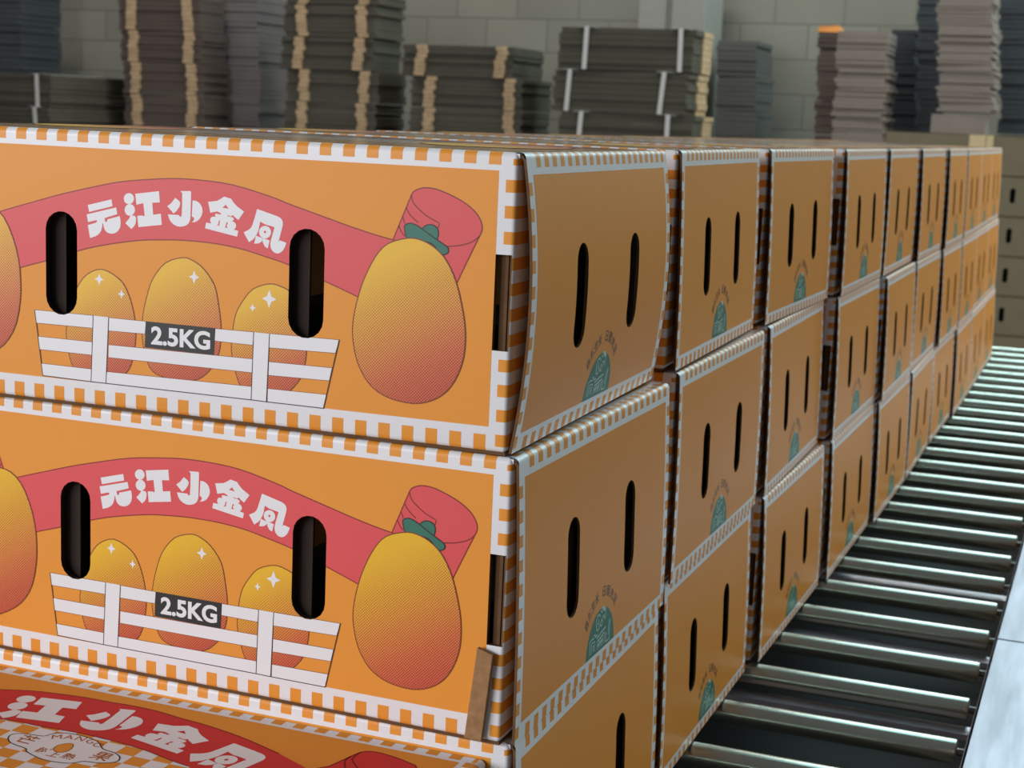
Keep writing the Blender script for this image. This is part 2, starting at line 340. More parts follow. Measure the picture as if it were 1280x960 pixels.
# ------------------------------------------------------------------ printed mango carton
ART = json.loads(r'''{"rib_up":[[-111.1,84.48],[-106.72,85.89],[-100.49,87.9],[-94.46,89.81],[-89.36,91.36],[-84.45,92.81],[-79.62,94.23],[-74.86,95.64],[-70.18,97.02],[-65.43,98.37],[-60.65,99.64],[-55.8,100.87],[-50.58,102.13],[-44.75,103.54],[-38.55,104.98],[-32.39,106.21],[-26.21,107.14],[-20.07,107.85],[-14.57,108.43],[-10.15,108.87],[-6.37,109.17],[-2.49,109.36],[1.66,109.46],[5.92,109.45],[10.52,109.31],[15.56,109.08],[20.94,108.72],[26.64,108.03],[33.2,106.78],[40.08,105.21],[45.71,103.84],[48.86,102.99],[50.77,102.33],[53.54,101.47],[58.17,100.21],[63.67,98.75],[69.14,97.3],[74.44,95.88],[79.71,94.47],[84.51,93.21],[88.65,92.19],[92.32,91.32],[95.69,90.56],[98.64,89.96],[101.29,89.46],[104.19,88.93],[108.01,88.21],[112.07,87.45],[114.94,86.92]],"rib_lo":[[-102.36,57.79],[-97.36,59.47],[-90.32,61.83],[-84.01,63.9],[-79.78,65.19],[-76.27,66.18],[-72.19,67.41],[-66.8,69.21],[-60.84,71.25],[-55.23,73.06],[-50.55,74.44],[-46.23,75.6],[-41.43,76.73],[-35.46,77.96],[-29.01,79.16],[-23.33,80.1],[-19.17,80.65],[-15.78,80.95],[-12.16,81.21],[-7.99,81.51],[-3.59,81.76],[1.04,81.9],[6.02,81.92],[11.23,81.82],[16.3,81.6],[21.14,81.23],[25.84,80.73],[30.32,80.12],[34.46,79.36],[38.38,78.48],[42.28,77.58],[46.09,76.75],[49.9,75.89],[54.13,74.77],[59.0,73.27],[64.3,71.49],[69.86,69.59],[76.04,67.46],[82.49,65.19],[87.95,63.24],[92.01,61.74],[95.08,60.55],[97.12,59.75]],"roll":[[101.59,84.98],[104.05,88.61],[112.08,108.58],[112.23,108.85],[112.45,109.23],[112.68,109.58],[112.9,109.84],[113.14,110.07],[113.5,110.32],[114.01,110.63],[114.63,110.97],[115.37,111.27],[116.2,111.55],[117.15,111.79],[118.29,111.94],[119.68,111.97],[121.27,111.9],[122.91,111.69],[124.53,111.33],[126.2,110.84],[127.97,110.25],[129.92,109.54],[131.97,108.73],[133.88,107.9],[135.57,107.06],[137.12,106.19],[138.53,105.3],[139.81,104.38],[140.95,103.44],[141.95,102.44],[142.83,101.35],[143.58,100.2],[144.14,99.13],[144.5,98.18],[144.68,97.3],[144.75,96.49],[144.7,95.78],[144.54,95.14],[144.34,94.55],[144.09,93.93],[143.79,93.36],[143.59,92.96],[138.24,81.41],[134.24,72.57],[122.83,73.48]],"roll_lines":[[[104.05,88.61],[112.08,108.58],[112.23,108.85],[112.45,109.23],[112.68,109.58],[112.9,109.84],[113.14,110.07],[113.5,110.32],[114.01,110.63],[114.63,110.97],[115.37,111.27],[116.2,111.55],[117.15,111.79],[118.29,111.94],[119.68,111.97],[121.27,111.9],[122.91,111.69],[124.53,111.33],[126.2,110.84],[127.97,110.25],[129.92,109.54],[131.97,108.73],[133.88,107.9],[135.57,107.06],[137.12,106.19],[138.53,105.3],[139.81,104.38],[140.95,103.44],[141.95,102.44],[142.83,101.35],[143.58,100.2],[144.14,99.13],[144.5,98.18],[144.68,97.3],[144.75,96.49],[144.7,95.78],[144.54,95.14],[144.34,94.55],[144.09,93.93],[143.79,93.36],[143.59,92.96],[138.24,81.41],[134.24,72.57]],[[143.59,92.96],[142.84,92.28],[141.73,91.32],[140.39,90.44],[138.79,89.75],[136.96,89.13],[135.08,88.62],[132.96,88.23],[130.79,87.95],[129.27,87.76]],[[112.1,108.19],[112.28,107.44],[112.57,106.38],[113.05,105.34],[113.74,104.49],[114.61,103.66],[115.67,102.79],[116.95,101.79],[118.42,100.73],[120.0,99.76],[121.9,98.83],[123.92,97.97],[125.34,97.38],[124.79,95.22]],[[109.96,102.83],[110.42,102.05],[111.1,100.94],[111.97,99.85],[113.22,98.77],[114.65,97.71],[115.67,96.97]],[[108.4,98.85],[108.74,98.06],[109.21,96.98],[109.55,96.19]],[[106.6,95.23],[106.95,94.51],[107.45,93.5],[107.97,92.58],[108.54,91.84],[109.12,91.18],[109.53,90.73]]],"leaf1":[[109.39,94.62],[109.4,95.3],[109.61,95.59],[109.99,95.83],[110.56,96.16],[111.3,96.43],[112.09,96.55],[112.89,96.48],[113.75,96.26],[114.65,95.93],[115.58,95.52],[116.55,95.01],[117.67,94.37],[119.01,93.57],[120.5,92.64],[121.99,91.74],[123.47,90.89],[124.94,90.06],[126.28,89.31],[127.46,88.66],[128.5,88.09],[129.28,87.57],[129.72,87.1],[129.91,86.69],[129.96,86.26],[129.91,85.77],[129.73,85.28],[129.39,84.86],[128.79,84.5],[128.04,84.22],[127.32,84.13],[126.77,84.28],[126.26,84.62],[125.6,85.18],[124.72,86.14],[123.7,87.32],[122.54,88.28],[121.2,88.84],[119.74,89.17],[118.28,89.36],[116.84,89.32],[115.4,89.13],[114.05,89.07],[112.77,89.16],[111.57,89.39],[110.62,90.02],[109.98,91.41],[109.59,93.2]],"leaf2":[[117.46,94.44],[117.8,94.82],[118.31,95.35],[118.88,95.81],[119.52,96.14],[120.23,96.39],[120.96,96.52],[121.75,96.51],[122.57,96.37],[123.29,96.09],[123.91,95.66],[124.44,95.09],[124.82,94.44],[125.01,93.72],[125.05,92.92],[125.0,92.13],[124.82,91.31],[124.56,90.51],[124.37,89.96]],"mango_r":[[111.56,90.17],[108.37,89.54],[104.85,88.48],[101.78,87.05],[99.52,85.3],[97.71,83.18],[96.0,80.71],[94.27,77.74],[92.66,74.41],[91.26,71.19],[90.15,68.27],[89.25,65.46],[88.47,62.62],[87.75,59.67],[87.14,56.7],[86.7,53.87],[86.42,51.34],[86.31,48.94],[86.42,46.36],[86.8,43.33],[87.41,40.12],[88.19,37.13],[89.1,34.54],[90.19,32.17],[91.48,29.94],[92.98,27.76],[94.69,25.71],[96.74,23.89],[99.16,22.33],[101.92,21.0],[104.99,19.97],[108.57,19.24],[112.47,18.81],[116.12,18.77],[119.33,19.18],[122.28,19.99],[125.0,21.08],[127.46,22.41],[129.69,24.03],[131.68,25.94],[133.46,28.18],[135.0,30.7],[136.3,33.34],[137.34,36.04],[138.14,38.85],[138.71,41.75],[139.02,44.76],[139.09,47.85],[138.99,50.92],[138.75,53.81],[138.34,56.68],[137.67,59.95],[136.67,64.05],[135.41,68.56],[134.05,72.62],[132.62,75.93],[131.09,78.8],[129.51,81.26],[127.9,83.28],[126.24,84.91],[124.48,86.31],[122.58,87.55],[120.58,88.56],[118.48,89.33],[116.35,89.92],[114.11,90.26]],"mango_l":[[-107.69,92.51],[-104.54,92.16],[-101.36,91.17],[-98.13,89.15],[-95.09,86.17],[-92.47,82.02],[-90.25,77.22],[-88.44,72.16],[-87.12,67.01],[-86.42,62.13],[-86.15,57.35],[-86.05,52.72],[-86.36,47.9],[-87.26,42.26],[-88.68,36.8],[-90.63,32.47],[-93.1,28.8],[-96.03,25.64],[-99.54,22.9],[-104.22,20.17],[-108.61,18.18],[-110.69,17.59],[-112.78,18.18],[-117.17,20.17],[-121.84,22.9],[-125.36,25.64],[-128.29,28.8],[-130.75,32.47],[-132.7,36.8],[-134.12,42.26],[-135.02,47.9],[-135.33,52.72],[-135.23,57.35],[-134.96,62.13],[-134.27,67.01],[-132.95,72.16],[-131.14,77.22],[-128.91,82.02],[-126.3,86.17],[-123.25,89.15],[-120.03,91.17],[-116.84,92.16],[-113.69,92.51],[-110.69,92.68]],"mango_c":[[1.12,74.05],[-1.64,73.52],[-4.77,72.54],[-7.66,71.04],[-10.14,68.86],[-12.38,66.16],[-14.26,63.31],[-15.66,60.4],[-16.69,57.34],[-17.57,54.26],[-18.4,51.22],[-19.08,48.16],[-19.55,45.04],[-19.85,41.83],[-19.95,38.55],[-19.71,35.18],[-19.06,31.45],[-18.08,27.61],[-16.84,24.4],[-15.57,22.1],[-14.04,20.43],[-11.71,19.18],[-8.01,18.36],[-3.51,17.96],[0.61,17.84],[3.9,17.89],[6.8,18.21],[9.45,18.99],[11.91,20.39],[14.13,22.24],[16.01,24.22],[17.52,26.29],[18.7,28.49],[19.63,30.6],[20.29,32.42],[20.7,34.16],[20.98,36.2],[21.19,38.78],[21.27,41.67],[21.19,44.58],[20.92,47.38],[20.5,50.19],[19.96,53.1],[19.39,56.26],[18.71,59.52],[17.66,62.52],[16.05,65.18],[14.09,67.58],[12.12,69.57],[10.29,71.07],[8.45,72.16],[6.62,72.99],[4.91,73.67],[3.2,74.09]],"mango_s1":[[-41.42,65.68],[-44.29,65.29],[-47.03,64.15],[-49.46,62.65],[-51.47,60.89],[-53.15,58.77],[-54.66,56.3],[-55.99,53.49],[-57.13,50.33],[-58.18,46.86],[-59.33,42.96],[-60.39,38.76],[-60.91,34.58],[-60.6,30.33],[-59.76,26.11],[-58.83,22.66],[-58.09,20.41],[-57.27,18.92],[-56.07,17.6],[-54.35,16.18],[-52.25,14.91],[-49.91,14.01],[-47.32,13.59],[-44.48,13.53],[-41.6,13.68],[-38.61,13.98],[-35.58,14.5],[-32.92,15.27],[-30.8,16.31],[-29.06,17.61],[-27.59,19.16],[-26.43,20.88],[-25.54,22.86],[-24.78,25.41],[-24.04,28.89],[-23.43,32.95],[-23.13,36.85],[-23.23,40.32],[-23.66,43.64],[-24.32,46.9],[-25.25,50.25],[-26.43,53.55],[-27.73,56.41],[-28.99,58.62],[-30.38,60.39],[-32.27,61.96],[-35.02,63.59],[-38.28,65.01]],"mango_s2":[[44.91,65.42],[42.34,64.8],[39.5,63.79],[36.97,62.42],[34.96,60.59],[33.24,58.41],[31.77,56.28],[30.53,54.44],[29.53,52.65],[28.71,50.64],[28.05,48.28],[27.57,45.7],[27.21,42.92],[26.88,39.89],[26.66,36.66],[26.75,33.44],[27.3,30.16],[28.15,26.89],[29.06,23.99],[29.87,21.62],[30.73,19.62],[31.9,17.95],[33.45,16.59],[35.3,15.56],[37.44,14.77],[40.0,14.18],[42.85,13.84],[45.54,13.76],[47.99,13.96],[50.28,14.43],[52.34,15.17],[54.04,16.18],[55.5,17.46],[56.97,18.96],[58.6,20.66],[60.23,22.58],[61.59,24.75],[62.6,27.29],[63.34,30.09],[63.85,32.86],[64.11,35.47],[64.15,38.06],[64.05,40.74],[63.88,43.65],[63.57,46.65],[63.05,49.56],[62.26,52.37],[61.25,55.09],[60.11,57.48],[58.9,59.46],[57.57,61.11],[56.06,62.48],[54.31,63.54],[52.39,64.32],[50.48,64.88],[48.71,65.33],[46.94,65.57]],"stars":[[-42.8,60.95,1.9],[-30.8,54.99,1.5],[7.24,65.67,2.1],[45.36,58.79,2.8],[37.13,54.13,1.3]],"fence":[[[-78.22,43.87],[-46.01,43.82],[-46.02,37.85],[-77.43,37.69]],[[-37.39,43.54],[-17.74,43.41],[-18.27,37.57],[-37.61,37.38]],[[18.47,43.17],[37.9,43.3],[37.47,37.31],[18.22,37.54]],[[45.86,43.32],[80.03,43.46],[78.34,37.38],[45.67,36.9]],[[-76.52,31.41],[-46.25,31.35],[-46.6,25.12],[-75.62,25.21]],[[-37.6,30.82],[37.59,31.07],[37.49,24.8],[-37.7,24.83]],[[45.8,30.58],[76.87,30.72],[75.68,24.83],[45.71,24.42]],[[-74.83,18.68],[-46.84,18.48],[-47.19,12.51],[-73.91,12.87]],[[-38.5,18.06],[37.06,18.47],[37.17,12.37],[-39.07,12.5]],[[45.51,18.33],[74.61,18.54],[73.42,12.21],[45.42,12.23]],[[-46.01,43.82],[-37.62,43.72],[-39.07,12.5],[-47.19,12.51]],[[37.9,43.3],[45.86,43.22],[44.88,12.27],[37.17,12.37]]],"fence_lines":[[[-78.22,43.87],[-73.91,12.87]],[[80.03,43.46],[73.21,12.19]],[[-73.91,12.87],[-47.19,12.51],[-39.07,12.5],[37.17,12.37],[44.88,12.27],[73.21,12.19]],[[-46.01,43.82],[-47.19,12.51]],[[-37.62,43.72],[-39.07,12.5]],[[37.9,43.3],[37.17,12.37]],[[45.86,43.22],[44.88,12.27]]],"label":[[-17.85,43.48],[18.46,43.37],[17.77,31.02],[-18.24,31.37]],"glyph":{"yuan":[[[[-48.95,94.8],[-36.29,98.12],[-35.68,95.06],[-48.24,91.67]]],[[[-49.57,90.43],[-33.8,94.57],[-33.19,91.58],[-39.94,89.34],[-39.65,87.84],[-39.22,87.56],[-38.58,87.81],[-38.51,88.82],[-31.91,90.74],[-31.48,89.1],[-31.37,87.29],[-31.65,85.6],[-32.53,84.18],[-33.77,83.13],[-35.01,82.62],[-36.15,82.42],[-37.5,82.52],[-38.5,82.82],[-39.47,83.58],[-40.0,84.31],[-40.43,85.5],[-40.65,86.71],[-41.08,86.98],[-41.15,85.76],[-41.33,84.83],[-41.79,83.43],[-42.5,82.32],[-43.58,81.39],[-44.83,80.69],[-47.71,79.68],[-48.96,85.57],[-45.55,86.61],[-44.47,87.02],[-43.87,87.66],[-44.3,88.16],[-48.78,86.96]]]],"jiang":[[[[-24.34,99.12],[-24.55,98.15],[-25.13,97.3],[-26.01,96.71],[-27.05,96.46],[-28.09,96.59],[-28.97,97.08],[-29.56,97.86],[-29.77,98.81],[-29.57,99.78],[-28.98,100.63],[-28.1,101.22],[-27.07,101.47],[-26.03,101.34],[-25.14,100.85],[-24.55,100.07]]],[[[-23.82,94.07],[-24.02,93.04],[-24.61,92.13],[-25.5,91.5],[-26.55,91.23],[-27.6,91.37],[-28.5,91.9],[-29.09,92.73],[-29.31,93.74],[-29.1,94.78],[-28.51,95.68],[-27.62,96.31],[-26.57,96.57],[-25.52,96.43],[-24.63,95.91],[-24.03,95.08]]],[[[-26.16,91.55],[-25.23,91.43],[-23.91,91.35],[-23.33,90.7],[-23.17,89.92],[-23.42,88.09],[-24.15,86.69],[-25.68,85.23],[-28.92,87.75],[-26.81,90.04]]],[[[-23.75,101.37],[-11.35,103.23],[-10.87,98.21],[-14.78,97.83],[-14.27,92.46],[-10.31,93.15],[-9.75,88.16],[-21.99,86.37],[-22.6,91.43],[-20.36,91.72],[-18.71,91.55],[-19.48,97.37],[-23.09,96.44]]]],"xiao":[[[[-0.21,103.9],[4.72,104.18],[5.08,103.99],[5.22,103.59],[5.17,99.82],[5.02,92.45],[4.8,91.21],[4.18,89.83],[3.13,88.89],[1.72,88.24],[-0.4,87.9],[-1.82,88.02],[-3.49,88.63],[-4.92,89.68],[-5.88,90.95],[-6.61,93.07],[-0.93,93.11],[-0.45,92.52],[0.03,92.35],[0.45,92.78],[0.68,97.51],[0.67,103.03]]],[[[-2.89,100.74],[-0.87,99.47],[-0.23,98.58],[-0.73,96.81],[-2.13,94.88],[-3.72,93.66],[-7.0,96.75],[-5.0,98.2]]],[[[6.01,100.07],[7.47,100.05],[8.64,99.65],[9.82,98.87],[10.65,97.69],[11.06,96.49],[11.15,95.28],[10.7,93.62],[9.67,92.02],[8.51,91.07],[7.34,90.5],[5.7,90.2],[6.63,91.11],[6.97,91.96],[6.62,92.51],[5.67,92.9]]]],"jin":[[[[13.9,99.88],[18.32,100.58],[20.08,101.46],[21.95,102.71],[25.48,101.95],[26.89,100.2],[28.54,98.75],[32.08,96.65],[29.27,92.77],[27.11,94.18],[26.6,94.82],[25.61,94.16],[23.91,94.61],[23.72,94.2],[26.62,93.71],[27.01,93.03],[26.64,92.23],[26.02,92.04],[27.28,91.67],[27.99,90.99],[28.26,90.12],[27.87,89.1],[27.08,88.38],[29.35,87.86],[28.77,85.34],[12.53,88.01],[13.0,90.6],[15.3,90.41],[15.62,90.59],[15.11,91.29],[15.07,92.18],[15.51,93.09],[16.4,93.48],[17.92,93.46],[17.4,94.21],[17.9,94.91],[20.18,94.65],[20.73,95.08],[18.52,95.94],[17.38,95.65],[15.1,95.14]],[[22.89,99.19],[24.3,97.4],[21.27,97.77]],[[19.58,92.12],[20.09,91.93],[19.74,89.69],[18.6,89.73],[19.23,90.33]],[[23.38,91.36],[24.14,91.3],[23.41,89.92],[23.93,88.85],[22.66,88.99]]]],"feng":[[[[38.57,98.2],[48.8,95.57],[50.01,95.01],[50.96,94.16],[51.35,93.24],[51.35,92.06],[50.79,89.65],[49.55,85.05],[49.43,84.45],[50.09,85.09],[53.25,84.23],[52.67,82.52],[51.78,80.91],[50.73,79.89],[49.81,79.39],[48.87,79.23],[47.8,79.4],[46.85,79.93],[46.03,80.76],[45.53,81.8],[45.36,83.34],[45.8,85.52],[47.3,90.61],[46.49,90.92],[42.46,91.73],[40.15,92.78],[39.54,89.4],[39.03,87.94],[38.51,86.95],[37.2,84.95],[34.8,83.23],[32.01,87.48],[34.7,88.85],[35.63,89.75],[36.28,90.87],[37.18,93.55]]],[[[45.66,88.41],[45.45,87.32],[44.82,86.37],[43.86,85.7],[42.72,85.41],[41.56,85.55],[40.57,86.09],[39.9,86.96],[39.65,88.02],[39.86,89.12],[40.5,90.07],[41.46,90.74],[42.6,91.03],[43.76,90.89],[44.74,90.34],[45.41,89.47]],[[42.59,89.0],[43.33,88.38],[42.62,87.57],[41.93,88.29]]],[[[38.25,86.45],[40.69,85.66],[41.77,85.73],[41.13,84.01],[39.66,83.08],[37.38,82.8]]],[[[41.23,85.69],[42.31,85.4],[45.01,84.75],[44.14,81.11],[42.65,81.96],[41.68,83.57]]]]},"glyph_top":{"yuan":[[[[-94.92,41.23],[-74.77,34.23],[-73.01,39.56],[-92.98,46.67]]],[[[-94.87,48.97],[-69.78,40.24],[-68.03,45.45],[-78.66,50.01],[-77.81,52.62],[-77.03,53.07],[-76.03,52.57],[-76.16,50.79],[-65.7,46.81],[-64.59,49.65],[-63.96,52.83],[-64.01,55.83],[-65.12,58.4],[-66.91,60.36],[-68.84,61.38],[-70.68,61.83],[-72.94,61.78],[-74.67,61.34],[-76.46,60.09],[-77.52,58.86],[-78.52,56.81],[-79.19,54.7],[-79.96,54.26],[-79.78,56.41],[-79.85,58.07],[-80.27,60.57],[-81.17,62.59],[-82.73,64.32],[-84.63,65.67],[-89.15,67.71],[-92.67,57.46],[-87.28,55.32],[-85.59,54.5],[-84.75,53.32],[-85.59,52.48],[-92.71,55.0]]]],"jiang":[[[[-55.23,31.38],[-55.34,33.1],[-56.09,34.65],[-57.4,35.77],[-59.06,36.3],[-60.82,36.17],[-62.4,35.39],[-63.57,34.07],[-64.15,32.42],[-64.05,30.69],[-63.29,29.14],[-61.97,28.03],[-60.33,27.49],[-58.58,27.63],[-56.98,28.41],[-55.81,29.72]]],[[[-53.13,40.21],[-53.2,42.04],[-53.96,43.7],[-55.28,44.89],[-56.95,45.46],[-58.72,45.31],[-60.34,44.46],[-61.52,43.05],[-62.14,41.29],[-62.05,39.45],[-61.29,37.81],[-59.97,36.62],[-58.3,36.07],[-56.52,36.22],[-54.92,37.05],[-53.72,38.45]]],[[[-56.38,44.86],[-54.81,44.98],[-52.61,45.0],[-51.49,46.09],[-51.03,47.45],[-50.99,50.69],[-51.86,53.22],[-54.03,55.93],[-60.02,51.79],[-57.09,47.57]]],[[[-54.59,27.02],[-34.35,23.34],[-31.56,31.92],[-38.2,33.14],[-36.05,41.86],[-30.5,41.78],[-28.23,49.38],[-49.31,52.64],[-51.69,44.8],[-44.55,43.45],[-46.57,34.61],[-52.54,35.79]]]],"xiao":[[[[-14.37,22.48],[-6.88,20.82],[-6.28,21.06],[-5.96,21.7],[-5.01,28.09],[-3.24,40.58],[-3.24,42.73],[-3.82,45.21],[-5.17,47.06],[-7.16,48.49],[-10.32,49.58],[-12.53,49.72],[-15.26,49.09],[-17.74,47.66],[-19.55,45.74],[-21.25,42.33],[-12.55,40.9],[-11.65,41.78],[-10.87,41.95],[-10.34,41.12],[-11.27,33.07],[-12.78,23.74]]],[[[-17.62,28.47],[-14.18,30.13],[-12.96,31.48],[-13.24,34.59],[-14.87,38.19],[-16.98,40.64],[-22.85,36.2],[-20.17,33.27]]],[[[-3.79,27.46],[-1.54,27.14],[0.36,27.54],[2.38,28.57],[3.97,30.37],[4.93,32.3],[5.39,34.32],[5.16,37.24],[4.01,40.19],[2.49,42.08],[0.85,43.32],[-1.59,44.22],[-0.41,42.46],[-0.12,40.94],[-0.8,40.1],[-2.37,39.67]]]],"jin":[[[[11.56,29.68],[19.04,28.93],[21.96,27.63],[25.04,25.73],[31.12,27.31],[33.68,30.34],[36.61,32.9],[42.82,36.7],[38.36,42.88],[34.56,40.35],[33.64,39.24],[32.0,40.24],[29.07,39.34],[28.78,40.0],[33.76,41.08],[34.49,42.24],[33.92,43.54],[32.88,43.8],[35.06,44.53],[36.33,45.72],[36.86,47.19],[36.28,48.84],[35.0,49.96],[38.91,51.03],[38.14,55.16],[10.23,49.25],[10.81,44.99],[14.75,45.52],[15.28,45.25],[14.35,44.04],[14.21,42.56],[14.88,41.09],[16.36,40.53],[18.96,40.7],[18.01,39.41],[18.8,38.29],[22.71,38.93],[23.61,38.27],[19.77,36.64],[17.85,37.02],[14.01,37.66]],[[26.94,31.65],[29.5,34.75],[24.3,33.86]],[[21.9,43.08],[22.78,43.44],[22.38,47.12],[20.43,46.95],[21.45,46.01]],[[28.44,44.68],[29.74,44.85],[28.61,47.07],[29.59,48.9],[27.41,48.55]]]],"feng":[[[[54.08,33.96],[70.7,38.67],[72.66,39.67],[74.19,41.16],[74.81,42.78],[74.78,44.84],[73.82,49.04],[71.71,57.06],[71.5,58.11],[72.59,57.0],[77.72,58.54],[76.74,61.52],[75.25,64.32],[73.52,66.09],[72.01,66.95],[70.48,67.22],[68.74,66.91],[67.2,65.97],[65.88,64.51],[65.09,62.69],[64.84,60.0],[65.6,56.19],[68.15,47.32],[66.84,46.77],[60.29,45.31],[56.55,43.45],[55.48,49.34],[54.62,51.89],[53.75,53.61],[51.58,57.09],[47.63,60.06],[43.17,52.61],[47.58,50.25],[49.12,48.68],[50.2,46.74],[51.72,42.06]]],[[[65.43,51.14],[65.07,53.05],[64.02,54.7],[62.45,55.86],[60.58,56.35],[58.7,56.09],[57.09,55.14],[56.02,53.61],[55.63,51.75],[56.0,49.84],[57.06,48.18],[58.64,47.02],[60.5,46.53],[62.39,46.79],[63.98,47.76],[65.05,49.29]],[[60.44,50.08],[61.64,51.17],[60.46,52.58],[59.35,51.31]]],[[[53.32,54.48],[57.28,55.89],[59.04,55.78],[57.96,58.78],[55.55,60.38],[51.83,60.85]]],[[[58.16,55.84],[59.91,56.36],[64.3,57.53],[62.81,63.88],[60.4,62.38],[58.85,59.55]]]]},"t_up":[[-79.15,27.65],[-75.09,26.03],[-69.35,23.77],[-64.03,21.91],[-60.13,20.9],[-56.65,20.29],[-52.74,19.69],[-47.97,18.92],[-42.76,18.16],[-37.58,17.6],[-32.49,17.36],[-27.43,17.31],[-22.63,17.21],[-18.29,16.91],[-14.22,16.57],[-10.12,16.38],[-5.92,16.4],[-1.68,16.58],[2.66,16.96],[7.19,17.63],[11.83,18.49],[16.4,19.29],[20.8,19.87],[25.13,20.37],[29.52,21.0],[34.0,21.82],[38.54,22.76],[43.12,23.83],[47.52,24.91],[51.96,26.12],[57.1,27.72],[64.14,30.22],[71.88,33.13],[77.37,35.2]],"t_lo":[[-65.3,60.48],[-62.76,59.59],[-59.11,58.34],[-55.31,57.3],[-51.6,56.66],[-47.73,56.23],[-43.88,55.97],[-40.38,55.99],[-36.89,56.18],[-32.6,56.19],[-26.97,55.78],[-20.55,55.2],[-14.12,54.85],[-7.95,54.88],[-1.78,55.15],[4.33,55.57],[10.42,56.12],[16.45,56.83],[22.27,57.77],[27.93,59.11],[33.37,60.69],[38.27,62.06],[42.77,63.09],[46.72,63.92],[49.44,64.47]],"t_oval":[[-37.23,73.34],[-38.05,71.77],[-38.45,70.14],[-38.16,68.72],[-36.99,67.63],[-35.13,66.75],[-32.95,66.03],[-30.22,65.61],[-27.17,65.35],[-24.83,64.77],[-23.9,63.57],[-23.68,62.06],[-23.1,60.66],[-21.81,59.49],[-20.15,58.44],[-18.11,57.64],[-15.56,57.12],[-12.63,56.85],[-9.6,56.93],[-6.41,57.37],[-3.12,58.15],[-0.13,59.31],[2.32,61.15],[4.46,63.36],[6.63,65.08],[9.04,65.77],[11.48,65.97],[13.66,66.37],[15.55,67.2],[17.17,68.23],[18.42,69.45],[19.35,70.94],[19.91,72.62],[19.73,74.22],[18.56,75.69],[16.67,77.08],[14.53,78.21],[12.12,78.86],[9.46,79.25],[7.16,79.95],[5.78,81.34],[4.76,83.02],[2.92,84.39],[-0.39,85.33],[-4.52,85.94],[-8.65,85.98],[-12.85,85.12],[-17.05,83.68],[-20.27,82.33],[-21.59,81.32],[-21.93,80.41],[-23.02,79.56],[-25.86,78.86],[-29.46,78.22],[-32.52,77.38],[-34.58,76.19],[-36.12,74.8]],"t_roll":[[103.21,37.44],[103.91,34.89],[104.91,31.24],[105.91,27.57],[106.74,23.97],[107.57,20.34],[108.68,17.47],[110.07,15.72],[111.75,14.73],[113.99,14.25],[117.06,14.28],[120.7,14.82],[124.46,15.65],[128.63,16.92],[132.93,18.47],[135.94,19.59]],"t_roll_l":[[[108.68,17.47],[108.53,19.53],[108.36,22.43],[108.53,25.01],[109.18,26.77],[110.16,28.22],[111.37,29.67],[113.0,31.43],[114.85,33.19],[116.17,34.43]],[[106.76,23.44],[106.65,24.96],[106.56,27.15],[106.9,29.51],[108.12,32.2],[109.77,35.06],[110.96,37.08]]],"t_mango":[[-12.2,74.72],[-12.71,73.52],[-12.96,72.14],[-12.99,70.91],[-12.79,69.98],[-12.37,69.2],[-11.84,68.47],[-11.23,67.67],[-10.51,66.91],[-9.8,66.42],[-9.1,66.28],[-8.4,66.41],[-7.74,66.79],[-7.12,67.47],[-6.54,68.41],[-6.07,69.47],[-5.68,70.7],[-5.4,72.06],[-5.31,73.29],[-5.45,74.3],[-5.78,75.18],[-6.31,75.89],[-7.1,76.46],[-8.07,76.85],[-9.09,76.89],[-10.19,76.46],[-11.32,75.68]]}''')
BW, BD, BH, FR = 321.4, 235.5, 128.6, 2.6            # width, depth, height and fold radius, mm
HX = BW/2
PER, SQ = 11.17, 5.5
QA = math.pi/2*FR
HB = HX-1.4                                          # the carton itself is a little narrower than its flaps
FC = 1.8                                             # radius of the upright corners
QC = math.pi/2*FC
def front_map(u, v, off):
    s = 1 if u >= 0 else -1; au = abs(u); z = v; nx = 0.0; ny = -1.0; nz = 0.0
    if au <= HB-FC: x = au; y = 0.0
    elif au <= HB-FC+QC: t = (au-HB+FC)/FC; x = HB-FC+FC*math.sin(t); y = FC*(1-math.cos(t)); nx = math.sin(t); ny = -math.cos(t)
    else: x = HB; y = FC+(au-HB+FC-QC); nx = 1.0; ny = 0.0
    if v > BH-FR:
        t = min((v-BH+FR)/FR, math.pi/2); k = FR*(1-math.cos(t))
        z = BH-FR+FR*math.sin(t); nz = math.sin(t); c = math.cos(t)
        x += -nx*k if nx > 0 else 0; y += -ny*k if nx < 0.999 else 0; nx *= c; ny *= c
    if v < FR+1:
        t = (FR+1-v)/FR*1.2; k = FR*(1-math.cos(t)); z = FR+1-FR*math.sin(t)*0.96; c = math.cos(t); nz = -math.sin(t)
        x += -nx*k if nx > 0 else 0; y += -ny*k if nx < 0.999 else 0; nx *= c; ny *= c
    return (s*(x+nx*off), y+ny*off, z+nz*off)
bend_u = [sg*(HB-FC+QC*i/5) for i in range(6) for sg in (1, -1)]
bend_v = [BH-FR+QA*i/5 for i in range(6)] + [1+FR*i/4 for i in range(1, 5)]
SLOT_F = [stadium(-63.4, 66.9, 17.2, 48.4), stadium(63.4, 66.9, 17.2, 48.4)]
CUT_F = [rect(151.2, 45.2, 158.6, 86.0), rect(-158.6, 45.2, -151.2, 86.0)]
RET = 30.0                                           # side return behind the end flap
UE = HB-FC+QC+RET; VE = BH-FR+QA
sh = Sheet(cuts=SLOT_F+CUT_F, box=None)
sh.put([[(-UE, 1.0), (UE, 1.0), (UE, BH-FR), (HB-FC, BH-FR), (HB-FC, VE), (-HB+FC, VE), (-HB+FC, BH-FR), (-UE, BH-FR)]], 'print_white', 0)
sh.put([rect(HB-FC, BH-FR, HB-FC+QC, VE)], 'print_white', 0); sh.put([rect(-HB+FC-QC, BH-FR, -HB+FC, VE)], 'print_white', 0)
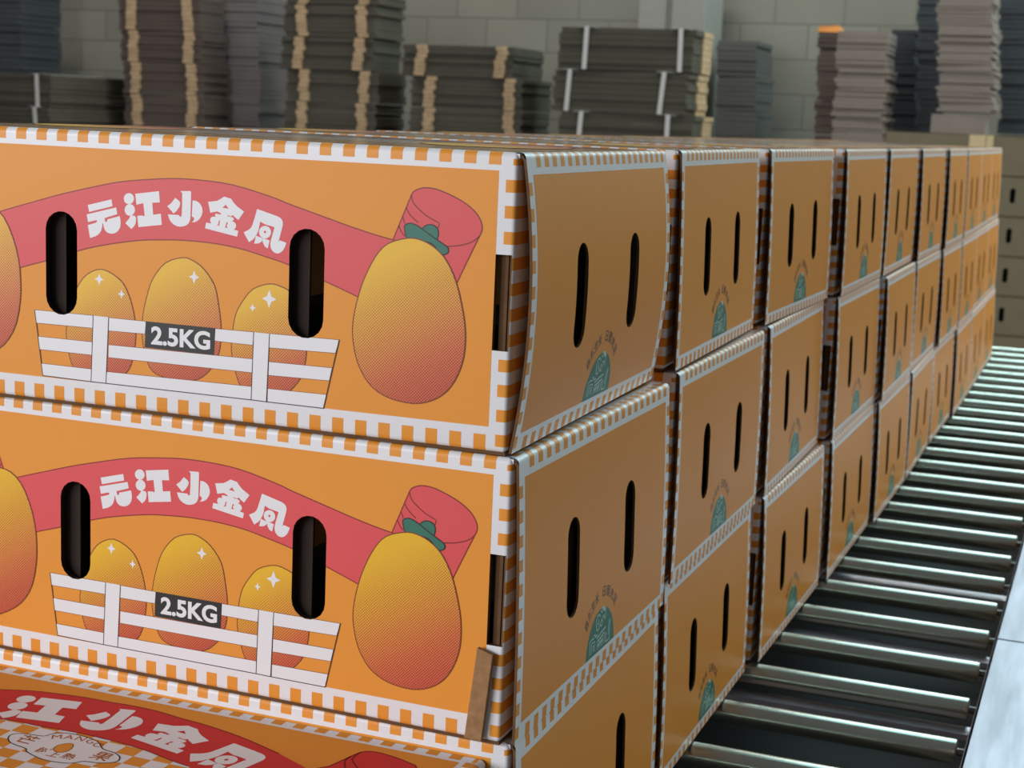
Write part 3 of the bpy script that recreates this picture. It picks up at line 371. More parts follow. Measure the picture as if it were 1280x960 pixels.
IX0, IX1, IY0, IY1 = -151.2, 151.2, 12.2, 120.9
sh.put([rect(IX0, IY0, IX1, IY1)], 'print_orange', 1)
n = int(HX*2/PER)
for i in range(-15, 15):
    x = i*PER+1.31
    if -HX+2 < x and x+SQ < 153: sh.put([rect(x, 123.3, x+SQ, VE)], 'print_orange', 1)
    x = i*PER-0.7
    if -HX+2 < x and x+SQ < 153: sh.put([rect(x, 1.0, x+SQ, 8.7)], 'print_orange', 1)
for s_ in (1, -1):
    for k in range(12):
        v = 117.3-k*PER*0.968
        if v-5.3 < -1: break
        a, b = sorted((s_*154.4, s_*UE)); sh.put([rect(a, max(v-5.3, 1.0), b, v)], 'print_orange', 1)
    a, b = sorted((s_*157.3, s_*UE)); sh.put([rect(a, 123.3, b, BH-FR)], 'print_orange', 1)
# ribbon with its two rolled ends
rib = ART['rib_up'] + ART['rib_lo'][::-1]
mir = lambda P: [(-p[0], p[1]) for p in P][::-1]
for roll, lines in ((ART['roll'], ART['roll_lines']), (mir(ART['roll']), [mir(l) for l in ART['roll_lines']])):
    sh.put([roll], 'print_red', 2)
    for l in lines: sh.stroke(l, 0.55, 'print_red_line', 2.4)
sh.put([rib], 'print_red', 3)
sh.stroke(ART['rib_up'], 0.5, 'print_red_line', 3.4); sh.stroke(ART['rib_lo'], 0.5, 'print_red_line', 3.4)
for nm in ('yuan', 'jiang', 'xiao', 'jin', 'feng'):
    for poly in ART['glyph'][nm]: sh.put(poly, 'print_white', 4)
# fruit in the crate
for nm in ('mango_s1', 'mango_s2', 'mango_c'):
    sh.put([ART[nm]], 'print_mango_halftone', 4, grad=True); sh.stroke(ART[nm], 0.45, 'print_brown_line', 4.4, True)
for x, y, r in ART['stars']:
    q = 0.4
    sh.put([[(x, y+1.5*r), (x+q*r, y+q*r), (x+1.3*r, y), (x+q*r, y-q*r), (x, y-1.5*r), (x-q*r, y-q*r), (x-1.3*r, y), (x-q*r, y+q*r)]], 'print_white', 5)
for f in ART['fence']: sh.put([f], 'print_white', 6); sh.stroke(f, 0.22, 'print_brown_line', 6.3, True)
for l in ART['fence_lines']: sh.stroke(l, 0.4, 'print_black', 6.6)
sh.put([ART['label']], 'print_black', 7)
sh._store(fit_text(text_polys('2.5KG', 10, 0.34), -14.9, 33.0, 15.9, 41.6), 'print_white', 8, None)
# the two large mangoes with leaves beside the crate
for fl in (False, True):
    g = (lambda P: P) if not fl else mir
    sh.put([g(ART['leaf2'])], 'print_green', 4); sh.stroke(g(ART['leaf2']), 0.5, 'print_black', 4.4, True)
    sh.put([g(ART['leaf1'])], 'print_green', 5); sh.stroke(g(ART['leaf1']), 0.5, 'print_black', 5.4, True)
    fruit = ART['mango_l'] if fl else ART['mango_r']
    sh.put([fruit], 'print_mango_halftone', 6, grad=True); sh.stroke(fruit, 0.5, 'print_brown_line', 6.5, True)
f0 = lambda u, v: front_map(u, v, 0); f1 = lambda u, v: front_map(u, v, -2.8)
ex = [walls(l, f0, f1, 'liner_shade') for l in SLOT_F]
for l in CUT_F:                                      # board edge round the corner cut-outs
    ex.append(walls(l, f0, f1, 'kraft_dark'))
FRONT = sh.build('front_panel', front_map, bend_u, bend_v, None, ex)

# top panel (u to the right, w from the far edge towards the reader)
def top_map(u, w, off): return (u, BD-w, BH-0.1+off)
tp = Sheet(box=(-HX+1.6, 0.6, HX-1.6, BD-FR-0.2))
tp.put([rect(-HX, 0, HX, BD)], 'film_white', 0)
tp.put([rect(-HX+8.6, 7.9, HX-8.6, BD-7.9)], 'film_orange', 1)
for i in range(-15, 15):
    x = i*PER+0.6
    if x > -HX+1:
        tp.put([rect(x, 0, min(x+SQ, HX), 5.6)], 'film_orange', 1); tp.put([rect(x+2.4, BD-5.4, min(x+SQ+2.4, HX), BD)], 'film_orange', 1)
for k in range(22):
    w = 6.5+k*PER*0.968
    if w+5.4 < BD-4:
        tp.put([rect(-HX, w, -HX+6, w+5.4)], 'film_orange', 1); tp.put([rect(HX-6, w, HX, w+5.4)], 'film_orange', 1)
tu = ART['t_up']; tl = ART['t_lo']; CX = -9.0
tu = [(2*CX-p[0], p[1]) for p in tu[::-1] if 2*CX-p[0] < tu[0][0]-1] + [tuple(p) for p in tu]
tl = [(2*CX-p[0], p[1]) for p in tl[::-1] if 2*CX-p[0] < tl[0][0]-1] + [tuple(p) for p in tl]
# chequered cloth under the ribbon
for r_ in range(14):
    for c_ in range(-12, 12):
        x0 = 13.6+c_*9.2; y0 = 57.5+(r_-1)*8.4
        if -90 < x0 < 72 and y0 < 150:
            tp.put([rect(x0, y0, x0+9.25, y0+8.45)], 'film_white' if (r_+c_) % 2 == 0 else 'film_orange', 2)
for s_ in (1, -1):
    q = lambda P: [(CX+s_*(p[0]-CX), p[1]) for p in P]
    rl = [(86, 58)] + [tuple(p) for p in ART['t_roll']] + [(141, 26), (139, 40), (120, 92)]
    tp.put([q(rl)], 'film_red', 3); tp.stroke(q(rl), 0.8, 'film_red_line', 3.4)
    for l in ART['t_roll_l']: tp.stroke(q(l), 0.8, 'film_red_line', 3.4)
    big = ellipse(CX+s_*112, 108, 36, 50, 40); tp.put([big], 'print_mango_halftone', 5, grad=True); tp.stroke(big, 0.8, 'film_brown_line', 5.4, True)
xr = tl[-1]; xl = tl[0]
tp.put([tu + [(96, 44), (88, 84)] + tl[::-1] + [(2*CX-88, 84), (2*CX-96, 44)]], 'film_red', 4)
tp.stroke(tu, 0.7, 'film_red_line', 4.4); tp.stroke(tl, 0.7, 'film_red_line', 4.4)
for nm, gl in ART['glyph_top'].items():
    for poly in gl: tp.put(poly, 'film_white', 5)
tp.put([ART['t_oval']], 'film_white', 3); tp.stroke(ART['t_oval'], 0.6, 'film_black', 3.4, True)
tp.put([ART['t_mango']], 'film_orange', 4); tp.stroke(ART['t_mango'], 0.4, 'film_brown_line', 4.4, True)
flipw = lambda P: [[(p[0], -p[1]) for p in q_][::-1] for q_ in P]
for i, ch in enumerate('MANGO'):
    a = math.radians(-40+i*19); tp._store(flipw(place_text(text_polys(ch, 10, 0.0), CX+17.5*math.sin(a)+1.0, -(72.5-12.6*math.cos(a)), 4.6, -a*0.8)), 'film_tan_text', 4, None)
for ch, x, w, hgt in (('芒', -28.6, 70.9, 8.4), ('果', 11.0, 72.0, 8.4), ('树', -15.4, 78.0, 6.2), ('上', -8.3, 79.4, 5.2), ('熟', -1.4, 78.4, 6.0)):
    tp._store(flipw(place_text(text_polys(ch, 10, 0.12), x, -w, hgt, -0.03)), 'film_tan_text', 4, None)
TOP = tp.build('top_panel', top_map, [], [], None, [])
tp.mats = [m.replace('film_', 'matte_') for m in tp.mats]
TOP_MATTE = tp.build('top_panel', top_map, [], [], None, [])

# end flap hinged on the top edge, bowing out of the carton
T0, T1 = 2.0, BD-1.2
SLOT_E = [stadium(BD/2-44.5, 63.2, 17.2, 49.0), stadium(BD/2+44.5, 63.2, 17.2, 49.0)]
def make_flap(name, prof):
    def fo(v):
        q = max(0.0, min(1.0, v/BH)); return 1.0 + prof[0]*(1-q) + prof[1]*4*q*(1-q)
    ftop = fo(BH-FR)
    def fm(t, v, off):
        if v <= BH-FR: return (HX+fo(v)+off, t, v)
        a = min((v-BH+FR)/FR, math.pi/2); return (HX+ftop-FR+(FR+off)*math.sin(math.pi/2-a), t, BH-FR+(FR+off)*math.sin(a)+0.1)
    vl = [i*6.0 for i in range(1, 21)] + [BH-FR+QA*i/5 for i in range(5)]
    e = Sheet(cuts=SLOT_E, box=(T0, 1.0, T1, BH-FR+QA))
    e.put([rect(0, 0, BD, BH+5)], 'print_white', 0)
    e.put([rect(8.8, 9.0, BD-8.8, 119.6)], 'print_orange', 1)
    for i in range(22):
        x = 3.6+i*10.95
        if x > 6 and x+SQ < BD-6: e.put([rect(x, 122.6, x+SQ, BH+5)], 'print_orange', 1); e.put([rect(x, 0, x+SQ, 6.6)], 'print_orange', 1)
    for k in range(12):
        v = 116.4-k*10.8
        if v-5.4 > 0: e.put([rect(0, v-5.4, 6.2, v)], 'print_orange', 1); e.put([rect(BD-6.2, v-5.4, BD, v)], 'print_orange', 1)
    C0 = BD/2+0.8
    dome = [(C0+22.2*math.cos(math.pi*i/28), 9.0+22.0*math.sin(math.pi*i/28)) for i in range(29)]
    e.put([dome], 'print_green', 2)
    for l in ([(-7,15),(-7.6,20),(-6,22.5),(-3.5,22.8),(-1.5,21)], [(-7,15),(-5.2,13.4),(-3,14.2),(-2.8,17)], [(-5.4,17.2),(-3.8,18.4),(-4.4,20.2)],
              [(-0.5,14.6),(-1.4,16.6),(0.6,18.6),(2.4,17),(1.6,14.8),(-0.5,14.6)], [(1.6,19.2),(4.2,20),(5.4,17),(7,18.2),(6.6,23.4),(3.6,25.8),(0.4,25.4),(-0.6,23.4),(1.6,22.8)],
              [(-16.5,2.4),(-16.8,10.5),(-13.6,11),(-11,10.8),(-10.6,12.4),(-8.6,12.2),(-8.4,10.6),(-5,11)], [(-14,2),(-14,8.6),(-9,8.4),(-9,2.2)], [(-11.4,3),(-11.4,7)],
              [(-6,8.8),(1,10.6),(8,11.6)], [(-5,6.6),(6,9)], [(-4.6,1.8),(-4.6,6)], [(-1.8,2),(-1.8,7.4)], [(1,1.8),(1,8)], [(3.6,1.8),(3.6,9)], [(-4.6,4),(4,5.4)], [(6.2,2),(7,8.6)],
              [(9,2),(9,8)], [(9,2),(14.5,2),(15,14),(13.2,14),(12.6,5)]):
        e.stroke([(C0+p[0], 9.0+p[1]*0.86) for p in l], 0.8, 'print_pale_green', 3)
    blob = [(C0+p[0], 9+p[1]*0.86) for p in ((2.6,23.2),(5.4,22),(6.4,23.2),(4.4,25.6),(1.4,25.4))]; e.put([blob], 'print_pale_green', 3)
    for i, ch in enumerate('自然生长日照充足'):
        a = math.radians((140-i*11.6) if i < 4 else (84-(i-4)*13.4))
        e._store(place_text(text_polys(ch, 10, 0.2), C0+30*math.cos(a), 9.0+30*math.sin(a), 5.6, a-math.pi/2), 'print_dark_text', 2, None)
    out = []
    for a, b in (((T0, 1.0), (T1, 1.0)), ((T1, 1.0), (T1, VE)), ((T1, VE), (T0, VE)), ((T0, VE), (T0, 1.0))):
        m_ = 26; out += [(a[0]+(b[0]-a[0])*i/m_, a[1]+(b[1]-a[1])*i/m_) for i in range(m_)]
    inner = lambda t, v: fm(t, v, -1.3)
    ev = [walls(out, lambda t, v: fm(t, v, 0), inner, 'kraft_dark')] + [walls(l, lambda t, v: fm(t, v, 0), inner, 'kraft_dark') for l in SLOT_E]
    back = Sheet(cuts=SLOT_E, box=(T0, 1.0, T1, BH-FR))  # inner liner
    back.put([rect(0, 0, BD, BH)], 'kraft_board', 0)
    bv, bf = [], []
    for P, k_, l_, g_ in back.it:
        polys = [P]
        for c in vl:
            nx = []
            for q in polys:
                if min(p[1] for p in q) < c-1e-6 < max(p[1] for p in q): nx += [h for h in (half(q, (0, c), (1, c), True), half(q, (0, c), (1, c), False)) if h]
                else: nx.append(q)
            polys = nx
        for q in polys: b0 = len(bv); bv += [inner(*p) for p in q]; bf.append(list(range(b0, b0+len(q)))[::-1])
    ev.append((bv, bf, 'kraft_board'))
    return e.build(name, fm, [], vl, None, ev)
FLAPS = {'bowed': make_flap('end_flap', (-0.6, 6.0)),
         'splayed': make_flap('end_flap', (3.9, 1.0)),
         'flat': make_flap('end_flap', (1.8, 0.8))}

# carton body: inner walls, bottom, back, and the board layers behind the corner cut-outs
bd = MB()
t = 1.5
def plate(mb, loops, f, m):
    V = [p for l in loops for p in l]
    tr = tessellate_polygon([[Vector((p[0], p[1], 0)) for p in l] for l in loops])
    mb.add([Vector(f(*p))/1000 for p in V], [tuple(x) for x in tr], m)
bx = lambda lo, hi, m: bd.box([c/1000 for c in lo], [c/1000 for c in hi], m)
bx((-HB+0.5, 0.8, 0.1), (HB-0.5, BD-0.2, 1.6), 'kraft_dark')
bx((-HB+0.5, BD-2, 0.2), (HB-0.5, BD-0.1, BH-0.6), 'print_orange')
bx((-HX+1.2, 1.4, BH-2.4), (HX-1.2, BD-0.2, BH-0.5), 'print_white')
for s_ in (1, -1):
    for off in (0.4, 2.4):
        plate(bd, [rect(12, 0.6, BD-0.3, BH-0.6), SLOT_E[0], SLOT_E[1]], lambda a, b: (s_*(HB-off), a, b), 'kraft_dark')
    for off, y0, y1 in ((3.0, 2.6, 20), (5.0, 3.4, 22)):
        bx((min(s_*(HB-off), s_*(HB-off-1.6)), y0, 30), (max(s_*(HB-off), s_*(HB-off-1.6)), y1, 96), 'kraft_dark')
    for y_ in (24.0,): bx((min(s_*(HB-1), s_*(HB-14)), y_, 2), (max(s_*(HB-1), s_*(HB-14)), y_+1.5, BH-3), 'kraft_dark')
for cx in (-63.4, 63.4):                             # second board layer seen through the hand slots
    bx((cx-16, 5.0, 20), (cx-1.0, 6.4, 110), 'liner_shade')
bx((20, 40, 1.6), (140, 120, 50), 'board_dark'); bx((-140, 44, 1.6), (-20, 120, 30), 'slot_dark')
BODY = bd.build('carton_body')

def carton(loc, rz, label, flap, group, top=None):
    r = empty('mango_carton', label, 'box', loc, rz, group)
    for src in (BODY, FRONT, top or TOP, FLAPS[flap]):
        c = src.copy(); COL.objects.link(c); c.parent = r
    c = FLAPS['flat'].copy(); COL.objects.link(c); c.parent = r; c.rotation_euler = (0, 0, math.pi); c.location = (0, BD/1000, 0)
    return r
XR0, YB0 = -0.3190, 0.8256
BOXES = json.loads('[[0,0,-0.312,0.8229,0.0235],[0,1,-0.3071,0.8211,-0.0061],[0,2,-0.3034,0.8269,0.0061],[1,0,-0.3209,1.1858,0.0261],[1,1,-0.312,1.1865,0.001],[1,2,-0.3148,1.1891,-0.001],[2,0,-0.3239,1.5272,-0.0192],[2,1,-0.3134,1.5302,0.0127],[2,2,-0.3077,1.5314,-0.0127],[3,0,-0.3065,1.8636,-0.0063],[3,1,-0.3038,1.8641,-0.0176],[3,2,-0.2981,1.8654,-0.016],[4,0,-0.3008,2.1776,0.0089],[4,1,-0.2914,2.179,0.0081],[4,2,-0.2894,2.1788,-0.0138],[5,0,-0.2966,2.4861,-0.0043],[5,1,-0.2909,2.4866,-0.0055],[5,2,-0.284,2.4871,0.0133],[6,0,-0.2891,2.8087,0.001],[6,1,-0.2857,2.8092,-0.0048],[6,2,-0.2877,2.8087,-0.0172],[7,0,-0.2883,3.1291,0.0055],[7,1,-0.2841,3.1296,-0.0011],[7,2,-0.2794,3.1297,0.0012],[8,0,-0.2902,3.4481,0.0204],[8,1,-0.2853,3.4485,0.0],[8,2,-0.2799,3.4492,0.0006],[9,0,-0.2953,3.7619,0.0077],[9,1,-0.2886,3.7623,0.0012],[9,2,-0.2814,3.7624,0.0015]]')
ORD = ['nearest', 'second', 'third', 'fourth', 'fifth', 'sixth', 'seventh', 'eighth', 'ninth', 'farthest']
TIER = ['top', 'middle', 'bottom']
ZB = [-0.190, -0.362, -0.534]
last = {}
random.seed(4)
for i, tr, x, y, yaw in BOXES:
    if i >= 3: yaw *= 0.5
    y = max(y, last.get(tr, -9)+0.3195); last[tr] = y+(0.004 if abs(yaw) > 0.012 else 0)
    where = ORD[i]+' stack from the camera' if i not in (9,) else 'farthest stack'
    if i == 0: lab = ['top orange mango carton facing the camera with red ribbon and crate art', 'middle orange mango carton facing the camera, cardboard strip at its corner', 'bottom orange mango carton of the nearest stack, only chequered edge and end visible'][tr]
    else: lab = f'orange mango carton on the {TIER[tr]} tier of the {where}'
    flap = 'bowed' if (i, tr) == (0, 0) else random.choice(['splayed', 'splayed', 'flat'])
    if (i, tr) == (0, 1): flap = 'splayed'
    c0 = W3(x, y, ZB[tr]); h = BW/2000
    loc = (c0.x-h*math.cos(yaw), c0.y-h*math.sin(yaw), c0.z+0.0003)
    box = carton(loc, yaw, lab, flap, 'orange mango cartons stacked on the roller conveyor')
    if i == 0:                                       # the nearest stack sits a touch higher
        box.location.z += (0.0004, 0.0004, 0)[tr]; box.scale = (1, 1, 1+(-0.0004, 0, 0.0004)[tr]/(BH/1000))
c0 = W3(XR0, YB0-BD/750, -0.3732); zb0 = W3(0, 0, -0.534).z+0.0003
low = carton((c0.x-BW/2000, c0.y, zb0), 0.004, 'orange mango carton low in front showing its printed top with MANGO badge', 'flat', 'orange mango cartons stacked on the roller conveyor', TOP_MATTE)
low.scale = (1, 1, (c0.z-zb0)/(BH/1000))
for src in (BODY, FRONT, TOP, TOP_MATTE, *FLAPS.values()): bpy.data.objects.remove(src)

# loose kraft strip tucked at the corner of the middle carton
st = MB(); A = W3(-0.3071, 0.8211, -0.19)
def fpt(du, dv, out): return Vector((A.x+du/1000, A.y-out/1000, A.z+dv/1000))
P = [(-17.0,-126.0),(-8.8,-126.4),(-4.8,-86.0),(-12.3,-83.8)]
st.add([fpt(u, v, 0.9+(0.6 if v > -100 else 0)) for u, v in P]+[fpt(u, v, 3.4+(0.6 if v > -100 else 0)) for u, v in P], [(3,2,1,0),(4,5,6,7),(0,1,5,4),(1,2,6,5),(2,3,7,6),(3,0,4,7)], 'kraft_board')
tag(st.build('cardboard_strip', bevel=0.0004), 'loose brown cardboard strip leaning at the corner of the middle front carton', 'strip')

# ------------------------------------------------------------------ roller conveyor
RZ = -0.5345; RR = 0.0112; RX0, RX1 = -0.83, -0.0928
cv = empty('roller_conveyor', 'long steel roller conveyor carrying three tiers of orange cartons', 'conveyor', (W3(-0.45, 0.2, 0).x, W3(0, 0.2, 0).y, 0))
org = cv.location.copy()
def child(mb, name, parent, bevel=0.0, smooth=False, label=None):
    mb.v = [v-org for v in mb.v]; o = mb.build(name, parent, bevel, smooth)
    if label: o['label'] = label
    return o
zc = RZ-RR
rl = MB(); a = W3(RX0, 0, zc); L_ = (RX1-RX0)*S; r = RR*S
rl.lathe(a, (1, 0, 0), [(0, r*0.55), (0, r*0.93), (0.0015, r), (L_-0.0015, r), (L_, r*0.93), (L_, r*0.55)], 'steel_roller')
ax = MB(); ax.tube(W3(RX0-0.017, 0, zc), W3(RX1+0.0094, 0, zc), 0.0026, 'steel_axle', 10)
rl.v = [v-Vector((org.x, 0, org.z)) for v in rl.v]; ax.v = [v-Vector((org.x, 0, org.z)) for v in ax.v]
RO = rl.build('roller', cv, smooth=False); AX = ax.build('axle', RO)
for p in RO.data.polygons: p.use_smooth = len(p.vertices) == 4
ys = [1.4194-0.1157*8+0.1157*k for k in range(34)]
for k, y in enumerate(ys):
    if k == 0: o = RO
    else:
        o = RO.copy(); COL.objects.link(o); o.parent = cv; q = AX.copy(); COL.objects.link(q); q.parent = o
    o.location = (0, W3(0, y, 0).y-org.y, 0)
def rail(xa, xb, sgn, ya, yb):
    m = MB(); z1 = W3(0, 0, -0.520).z; z0 = z1-0.07; A_ = W3(xa, ya, 0); B_ = W3(xb, yb, 0)
    x0, x1 = min(A_.x, B_.x), max(A_.x, B_.x)
    m.box((x0, A_.y, z1-0.003), (x1, B_.y, z1), 'galvanised')
    if sgn > 0: m.box((x0, A_.y, z0), (x0+0.003, B_.y, z1), 'galvanised'); m.box((x1-0.003, A_.y, z0+0.02), (x1, B_.y, z1), 'galvanised')
    else: m.box((x1-0.003, A_.y, z0), (x1, B_.y, z1), 'galvanised'); m.box((x0, A_.y, z0+0.02), (x0+0.003, B_.y, z1), 'galvanised')
    return m
for sgn, xa, xb in ((1, -0.0832, 0.075), (-1, -1.0, -0.847)):
    for ya, yb in ((0.2, 1.6945), (1.6985, 4.40)):
        o = child(rail(xa, xb, sgn, ya, yb), 'side_rail', cv, 0.0008)
for k, y in enumerate((0.96, 1.515, 1.742, 1.998, 2.62, 3.30, 4.0)):
    m = MB(); a = W3(-0.86, y-0.011, -0.566); b = W3(-0.084, y+0.011, -0.560); m.box(a, b, 'cross_steel'); child(m, 'cross_bar', cv)
m = MB(); a = W3(-0.86, 0.2, -0.76); b = W3(-0.085, 4.4, -0.75); m.box(a, b, 'frame_paint_and_shade'); child(m, 'under_shade', cv, label='dark sheet standing for the shade under the rollers')  # near-black sheet carries the shade between the rollers
for y in (0.5, 2.3, 4.2):
    for x in (-0.93, 0.0):
        m = MB(); p = W3(x, y, 0); zt = W3(0, 0, -0.52).z-0.003
        m.box((p.x-0.02, p.y-0.02, 0.012), (p.x+0.02, p.y+0.02, zt), 'frame_paint_and_shade'); m.box((p.x-0.04, p.y-0.04, 0), (p.x+0.04, p.y+0.04, 0.012), 'frame_paint_and_shade'); child(m, 'leg', cv)

# ------------------------------------------------------------------ background: back-projection helper for laying out the far stacks at a chosen distance
def at(px, py, y):
    c = (px-640, py-480, FPX); d = [RF[k][0]*c[0]+RF[k][1]*c[1]+RF[k][2]*c[2] for k in range(3)]; t = y/d[1]
    return W3(d[0]*t, y, d[2]*t)

# plain kraft cartons beyond the end of the conveyor
def kraft_carton(loc, label, tape=None, slots=True):
    r = empty('kraft_carton', label, 'box', loc, 0, 'plain kraft cartons stacked beyond the conveyor')
    SL = SLOT_F if slots else []; k = Sheet(cuts=SL); k.put([rect(-HX+0.4, 0.5, HX-0.4, BH-0.5)], 'kraft_plain', 0)
    f_ = lambda u, v, off: (u, -off, v)
    k.build('front_panel', f_, [], [], r, [walls(l, lambda u, v: (u, 0, v), lambda u, v: (u, 4, v), 'kraft_dark') for l in SL])
    m = MB(); h = BW/2000
    m.box((-h, 0.012, 0), (h, 0.235, 0.0015), 'kraft_plain'); m.box((-h, 0.0, BH/1000-0.002), (h, 0.235, BH/1000), 'kraft_plain')
    for s_ in (1, -1): m.box((s_*h-0.0015 if s_ > 0 else -h, 0, 0), (h if s_ > 0 else -h+0.0015, 0.235, BH/1000), 'kraft_plain')
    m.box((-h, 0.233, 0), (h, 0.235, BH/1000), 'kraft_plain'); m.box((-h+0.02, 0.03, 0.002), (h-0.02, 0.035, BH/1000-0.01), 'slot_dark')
    m.box((-h, -0.0006, 0), (h, 0.002, 0.0016), 'kraft_seam')
    m.build('carton_body', r)
    if tape:
        m = MB(); m.box((tape[0], -0.0016, tape[2]), (tape[1], -0.0004, tape[3]), 'cream_tape'); m.build('tape', r)
    return r
yK = 7.23; zt = at(1225, 168, yK).z; xs = at(1225, 260, yK).x; yw = yK*S; bwk = BW/1000
for row in range(7):
    zb = zt-(row+1)*(BH/1000+0.001)
    for side, cx, nm in ((0, xs-bwk/2-0.001, 'left'), (1, xs+bwk/2+0.001, 'right')):
        tape = None
        if row == 0: tape = (bwk/2-0.052, bwk/2, BH/1000-0.050, BH/1000-0.001) if side == 0 else (-bwk/2, -bwk/2+0.022, BH/1000-0.046, BH/1000-0.001)
        lab = f'plain kraft carton beyond the rollers, {["topmost", "second", "third", "fourth", "fifth", "sixth", "seventh"][row]} from the top of the {nm} column'
        kraft_carton((cx, yw, zb), lab, tape, row > 0)
pl = MB(); zb = zt-7*(BH/1000+0.001); x0, x1 = xs-bwk-0.01, xs+bwk+0.01
n_ = 0
for k in range(5):
    xx = x0+(x1-x0-0.09)*k/4; pl.box((xx, yw-0.02, zb-0.021), (xx+0.09, yw+0.26, zb-0.001), 'kraft_board')
for yy in (yw-0.02, yw+0.10, yw+0.2): pl.box((x0, yy, 0.0), (x1, yy+0.06, zb-0.021), 'kraft_dark')
tag(pl.build('wooden_pallet'), 'wooden pallet stand under the plain kraft cartons', 'pallet')

# bundles of flat cardboard on the ledge along the block wall
def bundle(px0, px1, pt, pb, y, depth, m, label, group, strips=(), straps=(), layers=7, seed=0, strip_w=14, side=None, jit=0.006, edge='board_edge', zbase=None):
    rnd = random.Random(seed); pm = (pt+pb)/2
    A0, A1 = at(px0, pm, y), at(px1, pm, y); zt_, zb_ = at((px0+px1)/2, pt, y).z, at((px0+px1)/2, pb, y).z
    if zbase: zb_ = zbase
    w = A1.x-A0.x; h = zt_-zb_-0.002; yy = y*S; dp = depth*S
    r = empty('cardboard_bundle', label, 'cardboard', ((A0.x+A1.x)/2, yy, zb_), rnd.uniform(-0.02, 0.02), group)
    b = MB(); t_ = h/layers; J = [rnd.uniform(-jit, jit) for _ in range(layers)]
    for i in range(layers):
        j = J[i]+rnd.uniform(-0.002, 0.002); b.box((-w/2+j, rnd.uniform(-0.003, 0.003), i*t_), (w/2+j, dp+rnd.uniform(-0.004, 0.004), (i+1)*t_-t_*0.06), m)
    b.build('board_stack', r)
    for s_ in strips:
        c = at(s_, pm, y).x-(A0.x+A1.x)/2; e = MB(); sw = strip_w*S*y/FPX/2; dr = rnd.uniform(-0.012, 0.012)
        for i in range(layers):
            j = J[i]*0.9+dr*(i/layers-0.5); e.box((c-sw+j, -0.012, i*t_+0.0005), (c+sw+j, 0.004, (i+1)*t_-t_*0.05), edge)
        e.build('kraft_edge', r)['label'] = 'pale kraft inner edge showing as a vertical stripe'
    for s_ in straps:
        c = at(s_, pm, y).x-(A0.x+A1.x)/2; e = MB(); lean = rnd.uniform(-0.012, 0.012)
        e.add([(c-0.008, -0.007, 0), (c+0.008, -0.007, 0), (c+0.008+lean, -0.007, h+0.001), (c-0.008+lean, -0.007, h+0.001), (c-0.008, -0.004, 0), (c+0.008, -0.004, 0), (c+0.008+lean, -0.004, h+0.001), (c-0.008+lean, -0.004, h+0.001)],
              [(0,1,2,3),(7,6,5,4),(0,4,5,1),(1,5,6,2),(2,6,7,3),(3,7,4,0)], 'strap_white')
        e.box((c-0.03+lean, -0.006, h), (c+0.03+lean, dp, h+0.0015), 'strap_white'); e.build('strap', r)
    if side:
        e = MB(); sw, off = side
        for i in range(layers):
            j = J[i]; e.box((w/2-0.004, off*dp, i*t_+0.0005), (w/2+0.006+j*0.5, (off+sw)*dp, (i+1)*t_-t_*0.05), edge)
        e.build('kraft_edge', r)['label'] = 'pale kraft edge on the end of the bundle'
    return r
NUM = ['topmost', 'second', 'third', 'fourth', 'fifth', 'sixth', 'seventh', 'eighth', 'ninth', 'tenth', 'eleventh', 'twelfth', 'thirteenth', 'fourteenth']
def column(px0, px1, bounds, y, depth, m, what, group, strips=(), straps=(), shifts=None, seed=0, **kw):
    n_b = len(bounds)-1
    for i in range(n_b):
        dx = shifts[i] if shifts else 0
        lab = f'{what}, {NUM[i]} from the top' if i else f'{what}, topmost in view'
        bundle(px0+dx, px1+dx, bounds[i], bounds[i+1], y, depth, m, lab, group, [s+dx for s in strips], [s+dx for s in (straps[i] if straps and isinstance(straps[0], (list, tuple)) else straps)], seed=seed*31+i, zbase=0.861 if i == n_b-1 else None, **kw)
column(-60, 26, [-20, 30, 86, 140, 190], 8.3, 0.4, 'board_blue', 'dark flat cardboard in the far left corner stack', 'far left corner stack of flat cardboard', seed=1)
column(-110, 62, [89, 130, 170, 208], 7.1, 0.85, 'board_dark', 'low olive cardboard bundle at the far left', 'low stack of olive cardboard bundles', straps=(47,), seed=2)
column(152, 252, [-6, 38, 78, 118, 158, 196], 7.6, 0.25, 'board_brown', 'brown cardboard with two kraft stripes, left striped stack', 'left striped stack of cardboard bundles', strips=(168, 237), shifts=[-2, 0, 3, 4, 2], seed=3)
column(272, 322, [-6, 40, 82, 123, 162, 200], 7.9, 0.5, 'board_grey', 'grey cardboard stack between the two striped stacks', 'grey stack between the striped stacks', shifts=[0, 2, 4, 3, 5], seed=4)
column(356, 470, [-8, 6, 46, 87, 127, 167, 206], 7.6, 0.34, 'board_dark', 'dark cardboard with two kraft stripes, middle striped stack', 'middle striped stack of cardboard bundles', strips=(378, 453), shifts=[2, 0, -3, 3, 0, 2], seed=5)
column(503, 642, [56, 96, 136, 176, 214], 7.5, 0.42, 'board_dark', 'dark cardboard with two kraft stripes in the low short stack', 'low striped stack of cardboard bundles', strips=(527, 627), shifts=[0, 11, 9, 5], seed=6)
column(695, 862, [34, 88, 141, 184, 226], 7.4, 0.36, 'board_dark', 'olive cardboard tied with two white straps', 'white strapped stack of cardboard bundles', straps=[(727, 846), (712, 829), (720, 830), (720, 830)], shifts=[5, -3, 4, 2], seed=7, side=(0.5, 0.45))
column(895, 945, [50, 95, 138, 182, 224], 8.4, 0.4, 'board_wall_grey', 'grey stack standing for a darker wall area behind the strapped stack', 'grey stack behind the strapped stack', seed=8)  # grey boards stand in for a darker stretch of block wall
